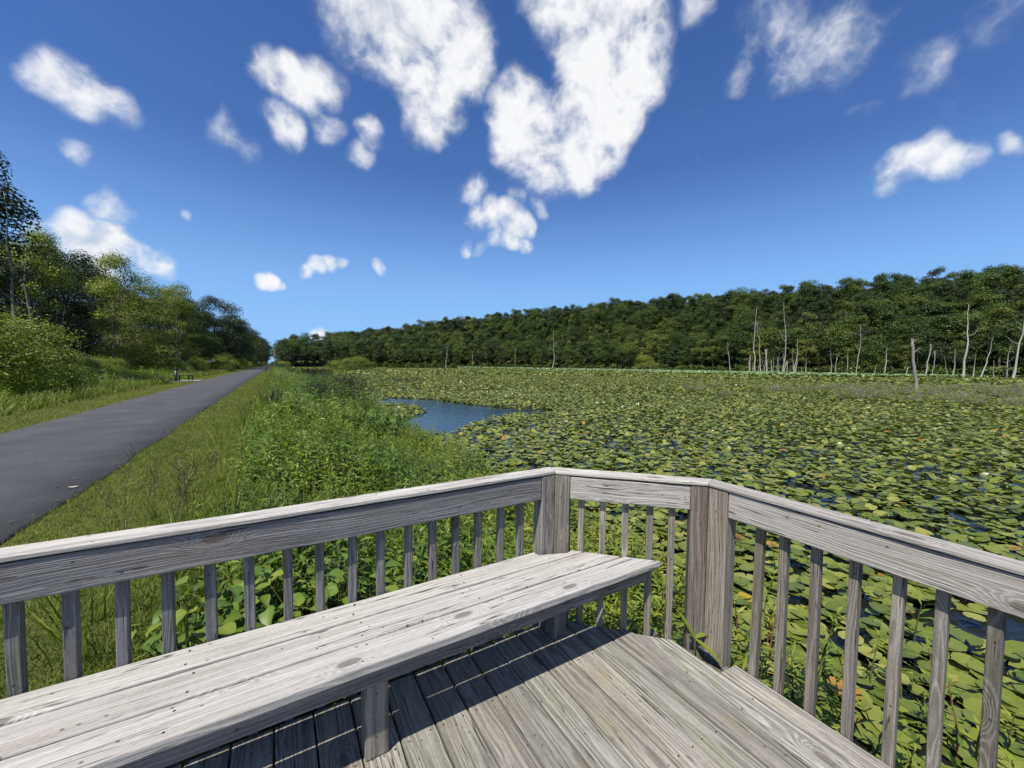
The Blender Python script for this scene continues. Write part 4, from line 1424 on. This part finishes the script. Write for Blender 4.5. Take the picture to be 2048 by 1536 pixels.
# --- weeds and meadow grass left of the path
l, u = band(4200, -11.5, -6.7, 8, 60, 1.3)
l = l - np.clip((u - 12) * .012, 0, .36)
P = on_ground(l, u); P = P[in_view(P)]
hz = .45 + .75 * smooth((-lat_of(P[:, 0], P[:, 1]) - 6.7) / 3.5)
spread_stuff('meadow_weeds', weeds_far, P, rs3.uniform(.6, 1.2, len(P)) * hz * 1.15, M_WEED, 'green weeds along the foot of the wood left of the path', rs3.normal(size=len(P)) * .08 + .1 * snoise(P[:, 0] * .4, P[:, 1] * .4, 38), .25)
l, u = band(5200, -10.5, -6.6, 8, 95, 1.4)
l = l - np.clip((u - 12) * .012, 0, .36)
P = on_ground(l, u); P = P[in_view(P)]
spread_stuff('meadow_grass', tall_far, P, rs3.uniform(.5, 1.05, len(P)), M_GRASS, 'pale tall grass between the left verge and the wood', rs3.normal(size=len(P)) * .08 + .14, .3)

# ------------------------------------------------------------------ water lilies
POOL = np.array([gp(x, y, WATER)[:2] for x, y in [(748, 803), (780, 796), (862, 799), (930, 808), (1000, 815), (1062, 821), (1020, 830), (960, 841), (930, 856), (905, 866), (845, 869), (790, 864), (768, 852), (815, 838), (856, 824), (838, 813), (800, 809), (762, 808)]])
POOL2 = np.array([gp(x, y, WATER)[:2] for x, y in [(600, 737), (668, 737), (668, 755), (600, 757)]])
GAPS = [np.array([gp(x, y, WATER)[:2] for x, y in pts]) for pts in (
    [(1538, 964), (1600, 968), (1655, 985), (1700, 996), (1640, 998), (1575, 984)],
    [(1400, 934), (1440, 940), (1448, 950), (1410, 944)],
    [(1880, 1030), (1925, 1036), (1990, 1060), (1940, 1062)],
    [(1225, 895), (1265, 897), (1262, 908), (1230, 904)],
    [(1020, 816), (1120, 822), (1080, 830), (1010, 826)],
    [(770, 756), (850, 757), (840, 764), (780, 764)],
    [(1040, 813), (1075, 816), (1060, 820)])]


def inside(P, poly):
    x, y = P[:, 0], P[:, 1]; r_ = np.zeros(len(P), bool)
    j = len(poly) - 1
    for i in range(len(poly)):
        xi, yi, xj, yj = *poly[i], *poly[j]
        r_ ^= ((yi > y) != (yj > y)) & (x < (xj - xi) * (y - yi) / (yj - yi + 1e-12) + xi)
        j = i
    return r_


def pad_arr(rs_, n, cup=.12, wave=.03, ring=True):
    """round floating leaf with a notch, a shallow cup and a wavy rim (unit radius)"""
    th = np.linspace(.16, 2 * math.pi - .16, n)
    r1 = 1 + .04 * np.sin(3 * th + rs_.rand() * 6)
    ph = rs_.rand(3) * 6.28
    rim = cup + wave * (np.sin(2 * th + ph[0]) + .7 * np.sin(3 * th + ph[1]) + .5 * np.sin(5 * th + ph[2]))
    V = [(.06, 0, 0)]
    if ring:
        V += [(.58 * c * a_, .58 * s * a_, .25 * h_) for c, s, a_, h_ in zip(np.cos(th), np.sin(th), r1, rim)]
    V += [(c * a_, s * a_, h_) for c, s, a_, h_ in zip(np.cos(th), np.sin(th), r1, rim)]
    T = [(0, 1 + i, 2 + i) for i in range(n - 1)]
    Q = [(1 + i, n + 1 + i, n + 2 + i, 2 + i) for i in range(n - 1)] if ring else []
    C = np.full(len(V), .45)
    C[0] = .52
    return np.array(V), np.array(Q).reshape(-1, 4).astype(int), np.array(T), C


def pads_zone(r0, r1, dens, size, seed):
    rs_ = np.random.RandomState(seed)
    half = math.radians(57)
    area = half * (r1 * r1 - r0 * r0)
    n = int(area * dens)
    r_ = np.sqrt(r0 * r0 + (r1 * r1 - r0 * r0) * rs_.rand(n)); a_ = rs_.uniform(-half, half, n)
    P = np.stack([r_ * np.sin(a_), r_ * np.cos(a_), np.full(n, WATER)], -1)
    lat, u = lat_of(P[:, 0], P[:, 1]), u_of(P[:, 0], P[:, 1])
    shore_l = 2.3 + np.clip((u - 3) * .12, 0, .5) + bulge(u) * .9 + .4 * snoise(u * .6, u * 0, 41)
    k_ = in_view(P, 1.08) & (lat > shore_l) & ~under_deck(P, .12) & (r_ < shore_r(np.degrees(a_)) - 3)
    k_ &= ~inside(P[:, :2], POOL) & ~inside(P[:, :2], POOL2)
    for g_ in GAPS: k_ &= ~(inside(P[:, :2], g_) & (rs_.rand(n) < .9))
    gap = snoise(P[:, 0] * .9, P[:, 1] * .9, 42) + .6 * snoise(P[:, 0] * .25, P[:, 1] * .25, 43)
    sparse = smooth((7.0 - r_) / 5.5)
    k_ &= gap > -1.2 + .25 * sparse
    k_ &= rs_.rand(n) > .12 * sparse
    P = P[k_]; n = len(P); r_ = r_[k_]
    sc = size * rs_.uniform(.62, 1.25, n)
    dt = .035 + rs_.normal(size=n) * .10 + .05 * snoise(P[:, 0] * .4, P[:, 1] * .4, 44)
    q = rs_.rand(n)
    dt = np.where(q < .020, rs_.uniform(.38, .55, n), dt)
    dt = np.where((q > .022) & (q < .15), rs_.uniform(.16, .36, n), dt)  # paler tint on some pads paints in sky sheen and sunlit leaf faces
    return P, sc, dt, r_


padk = [pad_arr(np.random.RandomState(200 + i), 11, c, w) for i, (c, w) in enumerate([(.05, .02), (.10, .05), (.18, .06), (.03, .015), (.24, .08), (.12, .09)])]
padm = [pad_arr(np.random.RandomState(210 + i), 7, c, w, False) for i, (c, w) in enumerate([(.10, .06), (.22, .10), (.30, .10), (.06, .08)])]
padf = [pad_arr(np.random.RandomState(220 + i), 4, c, .12, False) for i, c in enumerate([.12, .3, .2])]

P, sc, dt, r_ = pads_zone(1.8, 11.5, 108, .088, 61)
sc = sc * np.interp(r_, [2, 4, 11], [1.22, 1.0, .84])
rot = RNG.rand(len(P)) * 6.283; ta = RNG.rand(len(P)) * 6.283
tl = np.abs(RNG.normal(size=len(P))) * np.interp(r_, [2.5, 7], [.06, .24])
P[:, 2] += .008 + RNG.rand(len(P)) * np.interp(r_, [2.5, 6], [.05, .12])
which = RNG.choice(6, len(P), p=[.26, .2, .15, .19, .1, .1])
vis = in_view(P, 1.0)
order = np.argsort(np.where(vis, r_ / sc, 1e6))[:300]
is_ind = np.zeros(len(P), bool); is_ind[order] = True
shared = {}
for i in order:
    tb = 'green' if dt[i] < .15 else ('pale' if dt[i] < .37 else 'gold')
    key = (which[i], round(float(dt[i]), 1))
    if key not in shared:
        V_, Q_, T_, C_ = padk[which[i]]
        shared[key] = np_mesh('lily_pad', V_, [Q_, T_], M_PAD, np.clip(C_ + key[1], 0, 1), True)
    o = obj('lily_pad', shared[key])
    M4 = Matrix(((tiltm(ta[i:i + 1], tl[i:i + 1])[0] @ rotz(rot[i:i + 1])[0]) * sc[i]).tolist()).to_4x4()
    M4.translation = Vector(P[i].tolist()); o.matrix_basis = M4
    lt_, uu_ = lat_of(P[i, 0], P[i, 1]), u_of(P[i, 0], P[i, 1])
    where = 'beyond the short middle railing' if uu_ > 1.9 else 'outside the near end of the right railing' if uu_ < .5 else 'outside the far half of the right railing'
    big = 'large' if sc[i] > .12 else 'small' if sc[i] < .088 else 'middling'
    tag(o, {'green': f'{big} round green lily pad {where}',
            'pale': f'{big} pale yellow green lily pad {where}',
            'gold': f'{big} dying golden brown lily pad {where}'}[tb], 'lily pad', {'green': 'green lily pads near the deck', 'pale': 'pale lily pads near the deck', 'gold': 'dying lily pads near the deck'}[tb])
gpad = Geo()
for i, ar in enumerate(padk):
    k_ = (which == i) & ~is_ind
    scatter(gpad, ar, P[k_], rot[k_], sc[k_], ta[k_], tl[k_], dt[k_])
for (r0, r1, dens, size, protos, lift, tlt, seed) in [(11.5, 34, 50, .086, padm, .12, .34, 62), (34, 90, 14, .16, padf, .18, .36, 63), (90, 230, 1.6, .42, padf, .3, .45, 64)]:
    P, sc, dt, r_ = pads_zone(r0, r1, dens, size, seed)
    rot = RNG.rand(len(P)) * 6.283; ta = RNG.rand(len(P)) * 6.283; tl = np.abs(RNG.normal(size=len(P))) * tlt
    P[:, 2] += .01 + RNG.rand(len(P)) ** 1.5 * lift
    w_ = RNG.randint(len(protos), size=len(P))
    for i, ar in enumerate(protos):
        k_ = w_ == i
        scatter(gpad, ar, P[k_], rot[k_], sc[k_], ta[k_], tl[k_], dt[k_])
tag(obj('lily_pads', gpad.mesh('lily_pads', M_PAD)), 'green lily pads covering the pond out to the far shore', None, None, 'stuff')

# lotus belt along the far shore: round pale leaves held above the water
LX = [930, 1000, 1100, 1300, 1500, 1700, 1850, 1935]
LD = [330, 285, 215, 150, 122, 112, 118, 138]
lot = pad_arr(np.random.RandomState(240), 6, .28, .10, False)
rs4 = np.random.RandomState(71)
n = 26000
xp = rs4.uniform(915, 1960, n)
az = np.arctan((xp - 1024) / FPX)
near = np.interp(xp, LX, LD) / np.cos(az); farr = shore_r(np.degrees(az)) - 2
t_ = rs4.rand(n)
rr_ = near + (farr - near) * t_ ** 1.2
k_ = (farr > near)
rr_, az, xp = rr_[k_], az[k_], xp[k_]
P = np.stack([rr_ * np.sin(az), rr_ * np.cos(az), WATER + .25 + .45 * rs4.rand(len(rr_))], -1)
g = Geo()
scatter(g, lot, P, rs4.rand(len(P)) * 6.28, rs4.uniform(.3, .65, len(P)), rs4.rand(len(P)) * 6.28, np.abs(rs4.normal(size=len(P))) * .35, rs4.normal(size=len(P)) * .16 + np.where(rs4.rand(len(P)) < .05, .4, 0))
tag(obj('lotus_bed', g.mesh('lotus_bed', M_LOTUS)), 'pale blue green lotus leaves in a belt along the far shore', None, None, 'stuff')

# dry twiggy shrubs standing among the pads
def twig_mesh(seed, n=46):
    rs_ = np.random.RandomState(seed); g = Geo()
    for i in range(n):
        a_ = rs_.rand() * 6.28; r_ = rs_.rand() ** .5 * .5
        b = np.array([r_ * math.cos(a_), r_ * math.sin(a_), -.1])
        d = np.array([math.cos(a_) * .5 * rs_.rand(), math.sin(a_) * .5 * rs_.rand(), 1]); L = rs_.uniform(.5, 1.05)
        p1 = b + d * L * .6; p2 = p1 + (d + rs_.normal(size=3) * .45) * L * .45
        g.tube([b, p1, p2], [.011, .008, .003], 3, .5, False)
        for q_ in range(3):
            e = p1 + (p2 - p1) * rs_.uniform(-.4, .9); g.tube([e, e + (d + rs_.normal(size=3) * .8) * .22], [.006, .002], 3, .5, False)
    return g.mesh('twigs', M_TWIG)


def twig_leaves(seed):
    rs_ = np.random.RandomState(seed)
    P = np.stack([rs_.normal(size=520) * .36, rs_.normal(size=520) * .36, rs_.uniform(.1, .85, 520)], -1)
    V, Q = leaf_quads(rs_, P, unit(rs_.normal(size=(520, 3)) + [0, 0, 1]), rs_.uniform(.06, .13, 520), .5)
    return np_mesh('leaves', V, [Q], M_BUSH, np.repeat(rs_.uniform(.15, .6, 520), 4))


TW = [twig_mesh(300 + i) for i in range(3)]; TL = [twig_leaves(310 + i) for i in range(2)]
rs5 = np.random.RandomState(81)
tw_spots = [(x + rs5.uniform(-45, 45), rs5.uniform(lo - 2, hi + 6)) for x, lo, hi, m_ in [
    (1400, 34, 42, 1), (1425, 32, 44, 1), (1560, 34, 40, 1), (1590, 33, 42, 1), (1635, 30, 40, 1), (1660, 28, 38, 1), (1690, 30, 42, 1), (1715, 27, 36, 1), (1740, 30, 40, 1), (1765, 27, 36, 1), (1790, 26, 36, 1),
    (1810, 28, 40, 1), (1850, 28, 42, 1), (1875, 26, 36, 1), (1900, 26, 34, 1), (1925, 26, 40, 1), (1950, 25, 36, 1), (1975, 25, 44, 1), (1995, 24, 34, 1), (2015, 26, 40, 1), (2035, 24, 38, 1), (2060, 25, 36, 1),
    (2000, 44, 56, 1), (2030, 42, 58, 1), (1960, 44, 54, 1), (1730, 36, 46, 1), (1680, 36, 46, 1), (1830, 34, 40, 1), (1885, 38, 48, 1), (1780, 38, 46, 1)] for _ in range(2)]
for i, (x, d) in enumerate(tw_spots):
    p = bearing(x, d)
    s = rs5.uniform(.45, 1.0)
    root = thing('twiggy_shrub', (p[0], p[1], WATER), 'low grey twiggy shrub among the lily pads toward the right shore', 'shrub', 'dry twiggy shrubs among the pads', rs5.rand() * 6.28)
    root.scale = (s * 1.5, s * 1.5, s)
    obj('twigs', TW[i % 3], root); obj('leaves', TL[i % 2], root)

# ------------------------------------------------------------------ single plants near the camera
# water weeds one can pick out between the balusters on the right
def stem_mesh(rs_, h, lx, ly):
    g = Geo(); g.tube([(0, 0, -.12), (lx * .35, ly * .35, h * .5), (lx, ly, h)], [.006, .0045, .002], 5, .5, False)
    return g


def water_weed(rs_, h, nleaf, L, w, tint):
    lx, ly = rs_.normal() * .15 * h, rs_.normal() * .15 * h
    st = stem_mesh(rs_, h, lx, ly).mesh('stem', M_REDSTEM if rs_.rand() < .4 else M_STEM, True)
    f = np.linspace(.35, 1.0, nleaf)
    g = Geo()
    scatter(g, lance_leaf(L, w, .35, .6), np.stack([lx * f ** 1.4, ly * f ** 1.4, h * f], -1), np.arange(nleaf) * 2.4 + rs_.normal(size=nleaf) * .4, (1.1 - .4 * f) * rs_.uniform(.8, 1.2, nleaf), rs_.rand(nleaf) * 6.28, rs_.normal(size=nleaf) * .25, tint - .5 + rs_.normal(size=nleaf) * .08)
    return st, g.mesh('leaves', M_WEED)


rs6 = np.random.RandomState(91)
WW = [water_weed(rs6, h, n, L, w, t_) for h, n, L, w, t_ in ((.32, 9, .15, .027, .68), (.42, 11, .16, .024, .62), (.26, 8, .14, .028, .74), (.50, 13, .14, .022, .66), (.36, 10, .17, .026, .58))]
spots = []
while len(spots) < 150:
    lat, u = 2.2 + abs(rs6.normal()) * .85, rs6.uniform(-.6, 3.6)
    P1 = LU(lat, u, WATER)
    if under_deck(P1[None], .06)[0]: continue
    spots.append(P1)
for i, P1 in enumerate(spots):
    st, lf = WW[i % 5]
    root = thing('water_weed', P1, 'small narrow leaved weed standing in the shallow water outside the right railing', 'water weed', 'weeds in the shallows beside the deck', rs6.rand() * 6.28)
    s = rs6.uniform(.8, 1.3); root.scale = (s, s, s)
    obj('stem', st, root); obj('leaves', lf, root)

# broad leaved plants behind the bench
def ovate_leaf(L, w):
    f = np.array([0, .08, .2, .38, .58, .78, .92, 1.0]); hw = w * np.array([.25, .72, .97, 1.0, .82, .5, .2, .02]) * .5
    x = L * f; z = -.25 * L * f ** 2
    V = np.concatenate([np.stack([x, -hw, z + hw * .3], -1), np.stack([x, hw * 0, z], -1), np.stack([x, hw, z + hw * .3], -1)])
    Q = [(i, i + 1, 8 + i + 1, 8 + i) for i in range(7)] + [(8 + i, 9 + i, 17 + i, 16 + i) for i in range(7)]
    return V, np.array(Q), np.zeros((0, 3), int), np.concatenate([np.full(8, .47), np.full(8, .60), np.full(8, .47)])


def broad_plant(seed):
    rs_ = np.random.RandomState(seed); n = 44
    P = np.stack([np.clip(rs_.normal(size=n) * .12, -.2, .2), np.clip(rs_.normal(size=n) * .12, -.2, .2), rs_.uniform(.12, .5, n)], -1)
    g = Geo(); s = Geo()
    scatter(g, ovate_leaf(.095, .066), P, rs_.rand(n) * 6.28, rs_.uniform(.65, 1.15, n), rs_.rand(n) * 6.28, rs_.normal(size=n) * .35, rs_.normal(size=n) * .10 - .05)
    for p in P: s.tube([(p[0] * .1, p[1] * .1, -.05), (p[0] * .6, p[1] * .6, p[2] * .7), p], [.004, .003, .002], 4, .5, False)
    return g.mesh('leaves', M_WEED, True), s.mesh('stems', M_STEM)


BP = [broad_plant(400 + i) for i in range(3)]
for i, (x, s_, o_) in enumerate([(0, 1.82, -.42), (0, 1.68, -.6), (0, 1.55, -.4), (0, 1.42, -.65), (0, 1.30, -.42), (0, 1.62, -.85), (0, 1.15, -.6), (0, .95, -.42), (0, .72, -.5)]):
    p = rail_pt('L', s_, o_, 0); p[2] = float(ground_z(p[0], p[1]))
    root = thing('broadleaf_plant', p, 'large leaved green plant seen between the balusters behind the bench', 'plant', 'broad leaved plants behind the bench', RNG.rand() * 6.28)
    lf, st = BP[i % 3]
    obj('leaves', lf, root); obj('stems', st, root)

# sprout growing up through the corner of the deck
p = gp(1388, 1304, .0)
root = thing('deck_sprout', p, 'small bright green sprout growing at the foot of the corner post', 'plant')
g = Geo()
for rz, L, lf in ((2.45, .19, 1.05), (.25, .14, .30), (-.75, .15, -.25), (3.6, .07, .8)):
    scatter(g, lance_leaf(L, .034, .25, lf, (0, .2, .45, .75, 1.0), (.2, .8, 1.0, .6, .03)), np.array([[0, 0, .075]]), np.array([rz]), np.ones(1), None, None, .18)
obj('leaves', g.mesh('leaves', M_WEED, True), root)
g = Geo(); g.tube([(0, 0, -.1), (.004, 0, .03), (0, 0, .08)], [.004, .0035, .002], 6); obj('stem', g.mesh('stem', M_STEM, True), root)

# dark rush clump on the bank
p = LU(-.05, 14.0); p[2] = float(ground_z(p[0], p[1]))
root = thing('rush_clump', p, 'dark green spiky rush clump standing alone in the bank grass beside the path', 'plant')
g = Geo(); rs7 = np.random.RandomState(95)
for i in range(130):
    ar = blade_arr(rs7.uniform(.6, 1.25), .018, rs7.uniform(.1, .75), 4, .1, .3)
    scatter(g, ar, np.array([[rs7.normal() * .1, rs7.normal() * .1, 0]]), np.array([rs7.rand() * 6.28]), np.ones(1), None, None, rs7.normal() * .05)
obj('blades', g.mesh('blades', M_TREE_DARK), root)

# shrubs on the bank
for (xp, d, h, w, kd, lab) in [
        (684, 17.6, 1.22, 1.15, 0, 'rounded dark green shrub at the water edge left of the open pool'),
        (640, 21, 1.0, 1.3, 1, 'low green shrub behind the rounded shrub left of the pool'),
        (628, 15.5, .8, 1.1, 0, 'round dark shrub in the bank weeds right of the rush clump'),
        (596, 52, 1.15, 1.5, 0, 'green bank shrub halfway along the path'),
        (588, 66, 1.3, 1.5, 1, 'green bank shrub beside the far part of the path'),
        (562, 112, 1.6, 1.7, 0, 'green shrub on the bank touching the far trail posts'),
        (575, 95, 1.5, 1.7, 1, 'farthest green shrub on the bank where the path narrows')]:
    p = bearing(xp, d); z = max(WATER, float(ground_z(p[0], p[1])))
    K_SHRUB[kd].place('bank_shrub', p[0], p[1], h, lab, None, wide=w, cat='shrub', z=z, sink=.05)

# upright dark leaved pickerel weeds along the pool
def pickerel(seed):
    rs_ = np.random.RandomState(seed); g = Geo(); s = Geo()
    for i in range(14):
        b = rs_.normal(size=2) * .12; h = rs_.uniform(.3, .6); a_ = rs_.rand() * 6.28
        s.tube([(b[0], b[1], -.1), (b[0] * 1.3, b[1] * 1.3, h)], [.007, .005], 4, .5, False)
        scatter(g, ovate_leaf(.22, .085), np.array([[b[0] * 1.3, b[1] * 1.3, h]]), np.array([a_]), np.ones(1) * rs_.uniform(.8, 1.2), np.array([a_ + 1.57]), np.array([-1.1 + rs_.normal() * .2]), rs_.normal() * .06 - .15)
    return g.mesh('leaves', M_WEED, True), s.mesh('stems', M_STEM)


PK = [pickerel(420), pickerel(421)]
for i, (xp, yp) in enumerate([(722, 872), (738, 866), (752, 874), (765, 868), (778, 876), (790, 870), (745, 884), (770, 886), (712, 880), (733, 892), (800, 882)]):
    p = gp(xp, yp, WATER)
    root = thing('pickerel_weed', p, 'upright dark leaved water plant at the near edge of the open pool', 'water plant', 'upright water plants along the pool', RNG.rand() * 6.28)
    lf, st = PK[i % 2]
    obj('leaves', lf, root); obj('stems', st, root)

# purple grass heads leaning over the path edge
def seed_grass(seed):
    rs_ = np.random.RandomState(seed); g = Geo(); s = Geo()
    for i in range(5):
        h = rs_.uniform(.6, .95); bx, by = rs_.normal(size=2) * .22
        b = rs_.normal(size=2) * .06
        tip = np.array([b[0] + bx, b[1] + by, h])
        s.tube([(b[0], b[1], -.03), (b[0] + bx * .3, b[1] + by * .3, h * .55), tip], [.002, .0014, .0007], 4, .5, False)
        for k_ in range(20):
            t = rs_.uniform(.62, 1.0); q = np.array([b[0] + bx * t ** 2, b[1] + by * t ** 2, h * t])
            d = unit(rs_.normal(size=3) + [0, 0, .6]) * rs_.uniform(.02, .085)
            g.tube([q, q + d, q + d * 1.25], [.0007, .0022, .0005], 3, rs_.uniform(.1, .6), False)
    return s.mesh('stems', M_SEED), g.mesh('seed_heads', M_SEED)


SG = [seed_grass(430 + i) for i in range(3)]
for i, (lat, u) in enumerate([(-1.0, 4.4), (-.7, 4.0), (-.65, 4.7)]):
    p = LU(lat, u); p[2] = float(ground_z(p[0], p[1]))
    root = thing('seeding_grass', p, 'tall grass with dark purple seed heads leaning over the path edge', 'grass plant', 'purple headed grasses beside the path', RNG.rand() * 6.28)
    st, sh = SG[i % 3]
    obj('stems', st, root); obj('seed_heads', sh, root)

# patch of yellow flowers far along the bank
p = gp(588, 780, -.0)
root = thing('flower_patch', (p[0], p[1], float(ground_z(p[0], p[1]))), 'small patch of yellow flowers in the bank grass', 'flowers')
g = Geo(); s = Geo(); rs8 = np.random.RandomState(97)
for i in range(60):
    b = rs8.normal(size=2) * [.5, .8]; h = rs8.uniform(.6, .85)
    s.tube([(b[0], b[1], 0), (b[0], b[1], h)], [.006, .004], 3, .5, False)
    for q_ in range(5):
        a_ = q_ * 1.2566
        scatter(g, lance_leaf(.045, .03, .2, .2), np.array([[b[0], b[1], h]]), np.array([a_]), np.ones(1))
obj('petals', g.mesh('petals', M_PETAL), root); obj('stems', s.mesh('stems', M_STEM), root)

# ------------------------------------------------------------------ path furniture
def box_obj(name, parent, lo, hi, mat, bev=.006):
    bm = bmesh.new()
    bmesh.ops.create_cube(bm, size=1.0)
    for v in bm.verts:
        v.co = Vector([lo[i] + (hi[i] - lo[i]) * (v.co[i] + .5) for i in range(3)])
    bmesh.ops.bevel(bm, geom=list(bm.edges), offset=bev, segments=2, profile=.5, affect='EDGES')
    me_ = bpy.data.meshes.new(name); bm.to_mesh(me_); bm.free(); me_.materials.append(mat)
    return obj(name, me_, parent)


ang = math.atan2(B[1], B[0])
pad = gp(372, 763, -.04)
la, uu = lat_of(pad[0], pad[1]), u_of(pad[0], pad[1])
pv = [(-5.47, 41.2), (-5.47, 43.6), (-6.3, 43.9), (-7.4, 43.9), (-7.4, 40.5), (-6.5, 40.5)]
bm = bmesh.new()
f = bm.faces.new([bm.verts.new(LU(a_, b_, -.10)) for a_, b_ in pv])
ex = bmesh.ops.extrude_face_region(bm, geom=[f]); bmesh.ops.translate(bm, vec=(0, 0, .095), verts=[e for e in ex['geom'] if isinstance(e, bmesh.types.BMVert)])
bmesh.ops.recalc_face_normals(bm, faces=bm.faces)
me = bpy.data.meshes.new('concrete_pad'); bm.to_mesh(me); bm.free(); me.materials.append(M_CONCRETE)
tag(obj('concrete_pad', me), 'pale concrete slab beside the path under the small bench', 'slab', None, 'structure')

root = thing('park_bench', LU(-6.5, 42.0, -.005), 'small dark green backless bench on the concrete slab beside the path', 'bench', None, ang - R(32))
for k_ in range(4): box_obj('seat_slat', root, (-.9, -.21 + k_ * .108, .42), (.9, -.21 + k_ * .108 + .095, .46), M_GREENPAINT)
for sx in (-.62, .62):
    for sy in (-.15, .15): box_obj('leg', root, (sx - .035, sy - .035, 0), (sx + .035, sy + .035, .395), M_GREENPAINT)
    box_obj('crossbar', root, (sx - .03, -.2, .396), (sx + .03, .2, .419), M_GREENPAINT)
root = thing('green_post', LU(-6.85, 41.0, -.005), 'dark green metal post with a domed cap beside the small bench', 'post', None, ang)
g = Geo(); g.tube([(0, 0, 0), (0, 0, .92)], [.10, .10], 12); obj('column', g.mesh('column', M_GREENPAINT), root)
g = Geo(); g.tube([(0, 0, .92), (0, 0, .96), (0, 0, 1.03), (0, 0, 1.08), (0, 0, 1.10)], [.125, .13, .12, .07, .02], 12); obj('cap', g.mesh('cap', M_GREENPAINT, True), root)
g = Geo(); g.box((-.14, -.06, .55), (.14, -.102, .80)); obj('bracket', g.mesh('bracket', M_GREENPAINT), root)

def marker(name, lat, u, h, label, plate=None, r=.06):
    p = LU(lat, u); z = float(ground_z(p[0], p[1]))
    root = thing(name, (p[0], p[1], z), label, 'sign' if plate else 'post', None, ang - math.pi / 2)
    g = Geo(); g.tube([(0, 0, -.2), (0, 0, h)], [r, r], 8); obj('pole', g.mesh('pole', M_DARKPOST), root)
    if plate:
        w, hh, z0 = plate
        box_obj('plate', root, (-w / 2, -r - .035, z0), (w / 2, -r - .004, z0 + hh), M_SIGN, .008)


marker('trail_post', -1.55, 84, 1.25, 'dark wooden post standing at the right edge of the path', None, .11)
marker('trail_post', -1.7, 104, 1.35, 'dark post behind the first one at the right edge of the path', None, .11)
marker('trail_sign', -6.2, 205, 2.3, 'small white sign on a post left of the path end', (.75, 1.0, 1.25), .06)
marker('barrier_post', -4.6, 214, 1.3, 'low post in front of the path end beside the white sign', None, .14)
for xp, d, yt, lab in ((1030, 352, 697, 'thin grey utility pole on the far shore in the middle of the slope'), (945, 395, 706, 'thin grey utility pole on the far shore left of the other one'), (549, 255, 690, 'thin pole at the end of the path before the trees')):
    p = bearing(xp, d); z = max(float(ground_z(p[0], p[1])), WATER)
    root = thing('utility_pole', (p[0], p[1], z - .1), lab, 'pole')
    g = Geo(); g.tube([(0, 0, 0), (0, 0, ztop(yt, xp, d) - z)], [.17, .12], 8); obj('pole', g.mesh('pole', M_BARK_PALE), root)

# pale flake lying on the path
p = gp(147, 974, -.018)
g = Geo(); ar = pad_arr(np.random.RandomState(260), 9, .08, .1, False)
scatter(g, ar, np.array([[0, 0, .004]]), np.array([.6]), np.array([[.05, .03, .03]]))
o = obj('dead_leaf', g.mesh('dead_leaf', plain('dead_leaf_tan', (.42, .37, .29), .8, .2)), None, p)
tag(o, 'pale dead leaf lying on the asphalt near the grass edge', 'leaf')

rs9 = np.random.RandomState(99)
n = 60
l = np.where(rs9.rand(n) < .8, -2.1 - np.abs(rs9.normal(size=n)) * .35, rs9.uniform(-5.0, -2.1, n)); u = 2.2 + 22 * rs9.rand(n) ** 1.5
P = np.stack([A[0] * l + B[0] * u, A[1] * l + B[1] * u, np.full(n, -.012)], -1)
g = Geo()
for i in range(3):
    scatter(g, lance_leaf(.06 + .02 * i, .028, .1, .12), P[i::3], rs9.rand(len(P[i::3])) * 6.28, rs9.uniform(.4, 1.1, len(P[i::3])), None, None, rs9.uniform(-.45, -.15, len(P[i::3])))
tag(obj('leaf_litter', g.mesh('leaf_litter', M_MOWN)), 'dry grass clippings and leaf bits strewn on the asphalt', None, None, 'stuff')
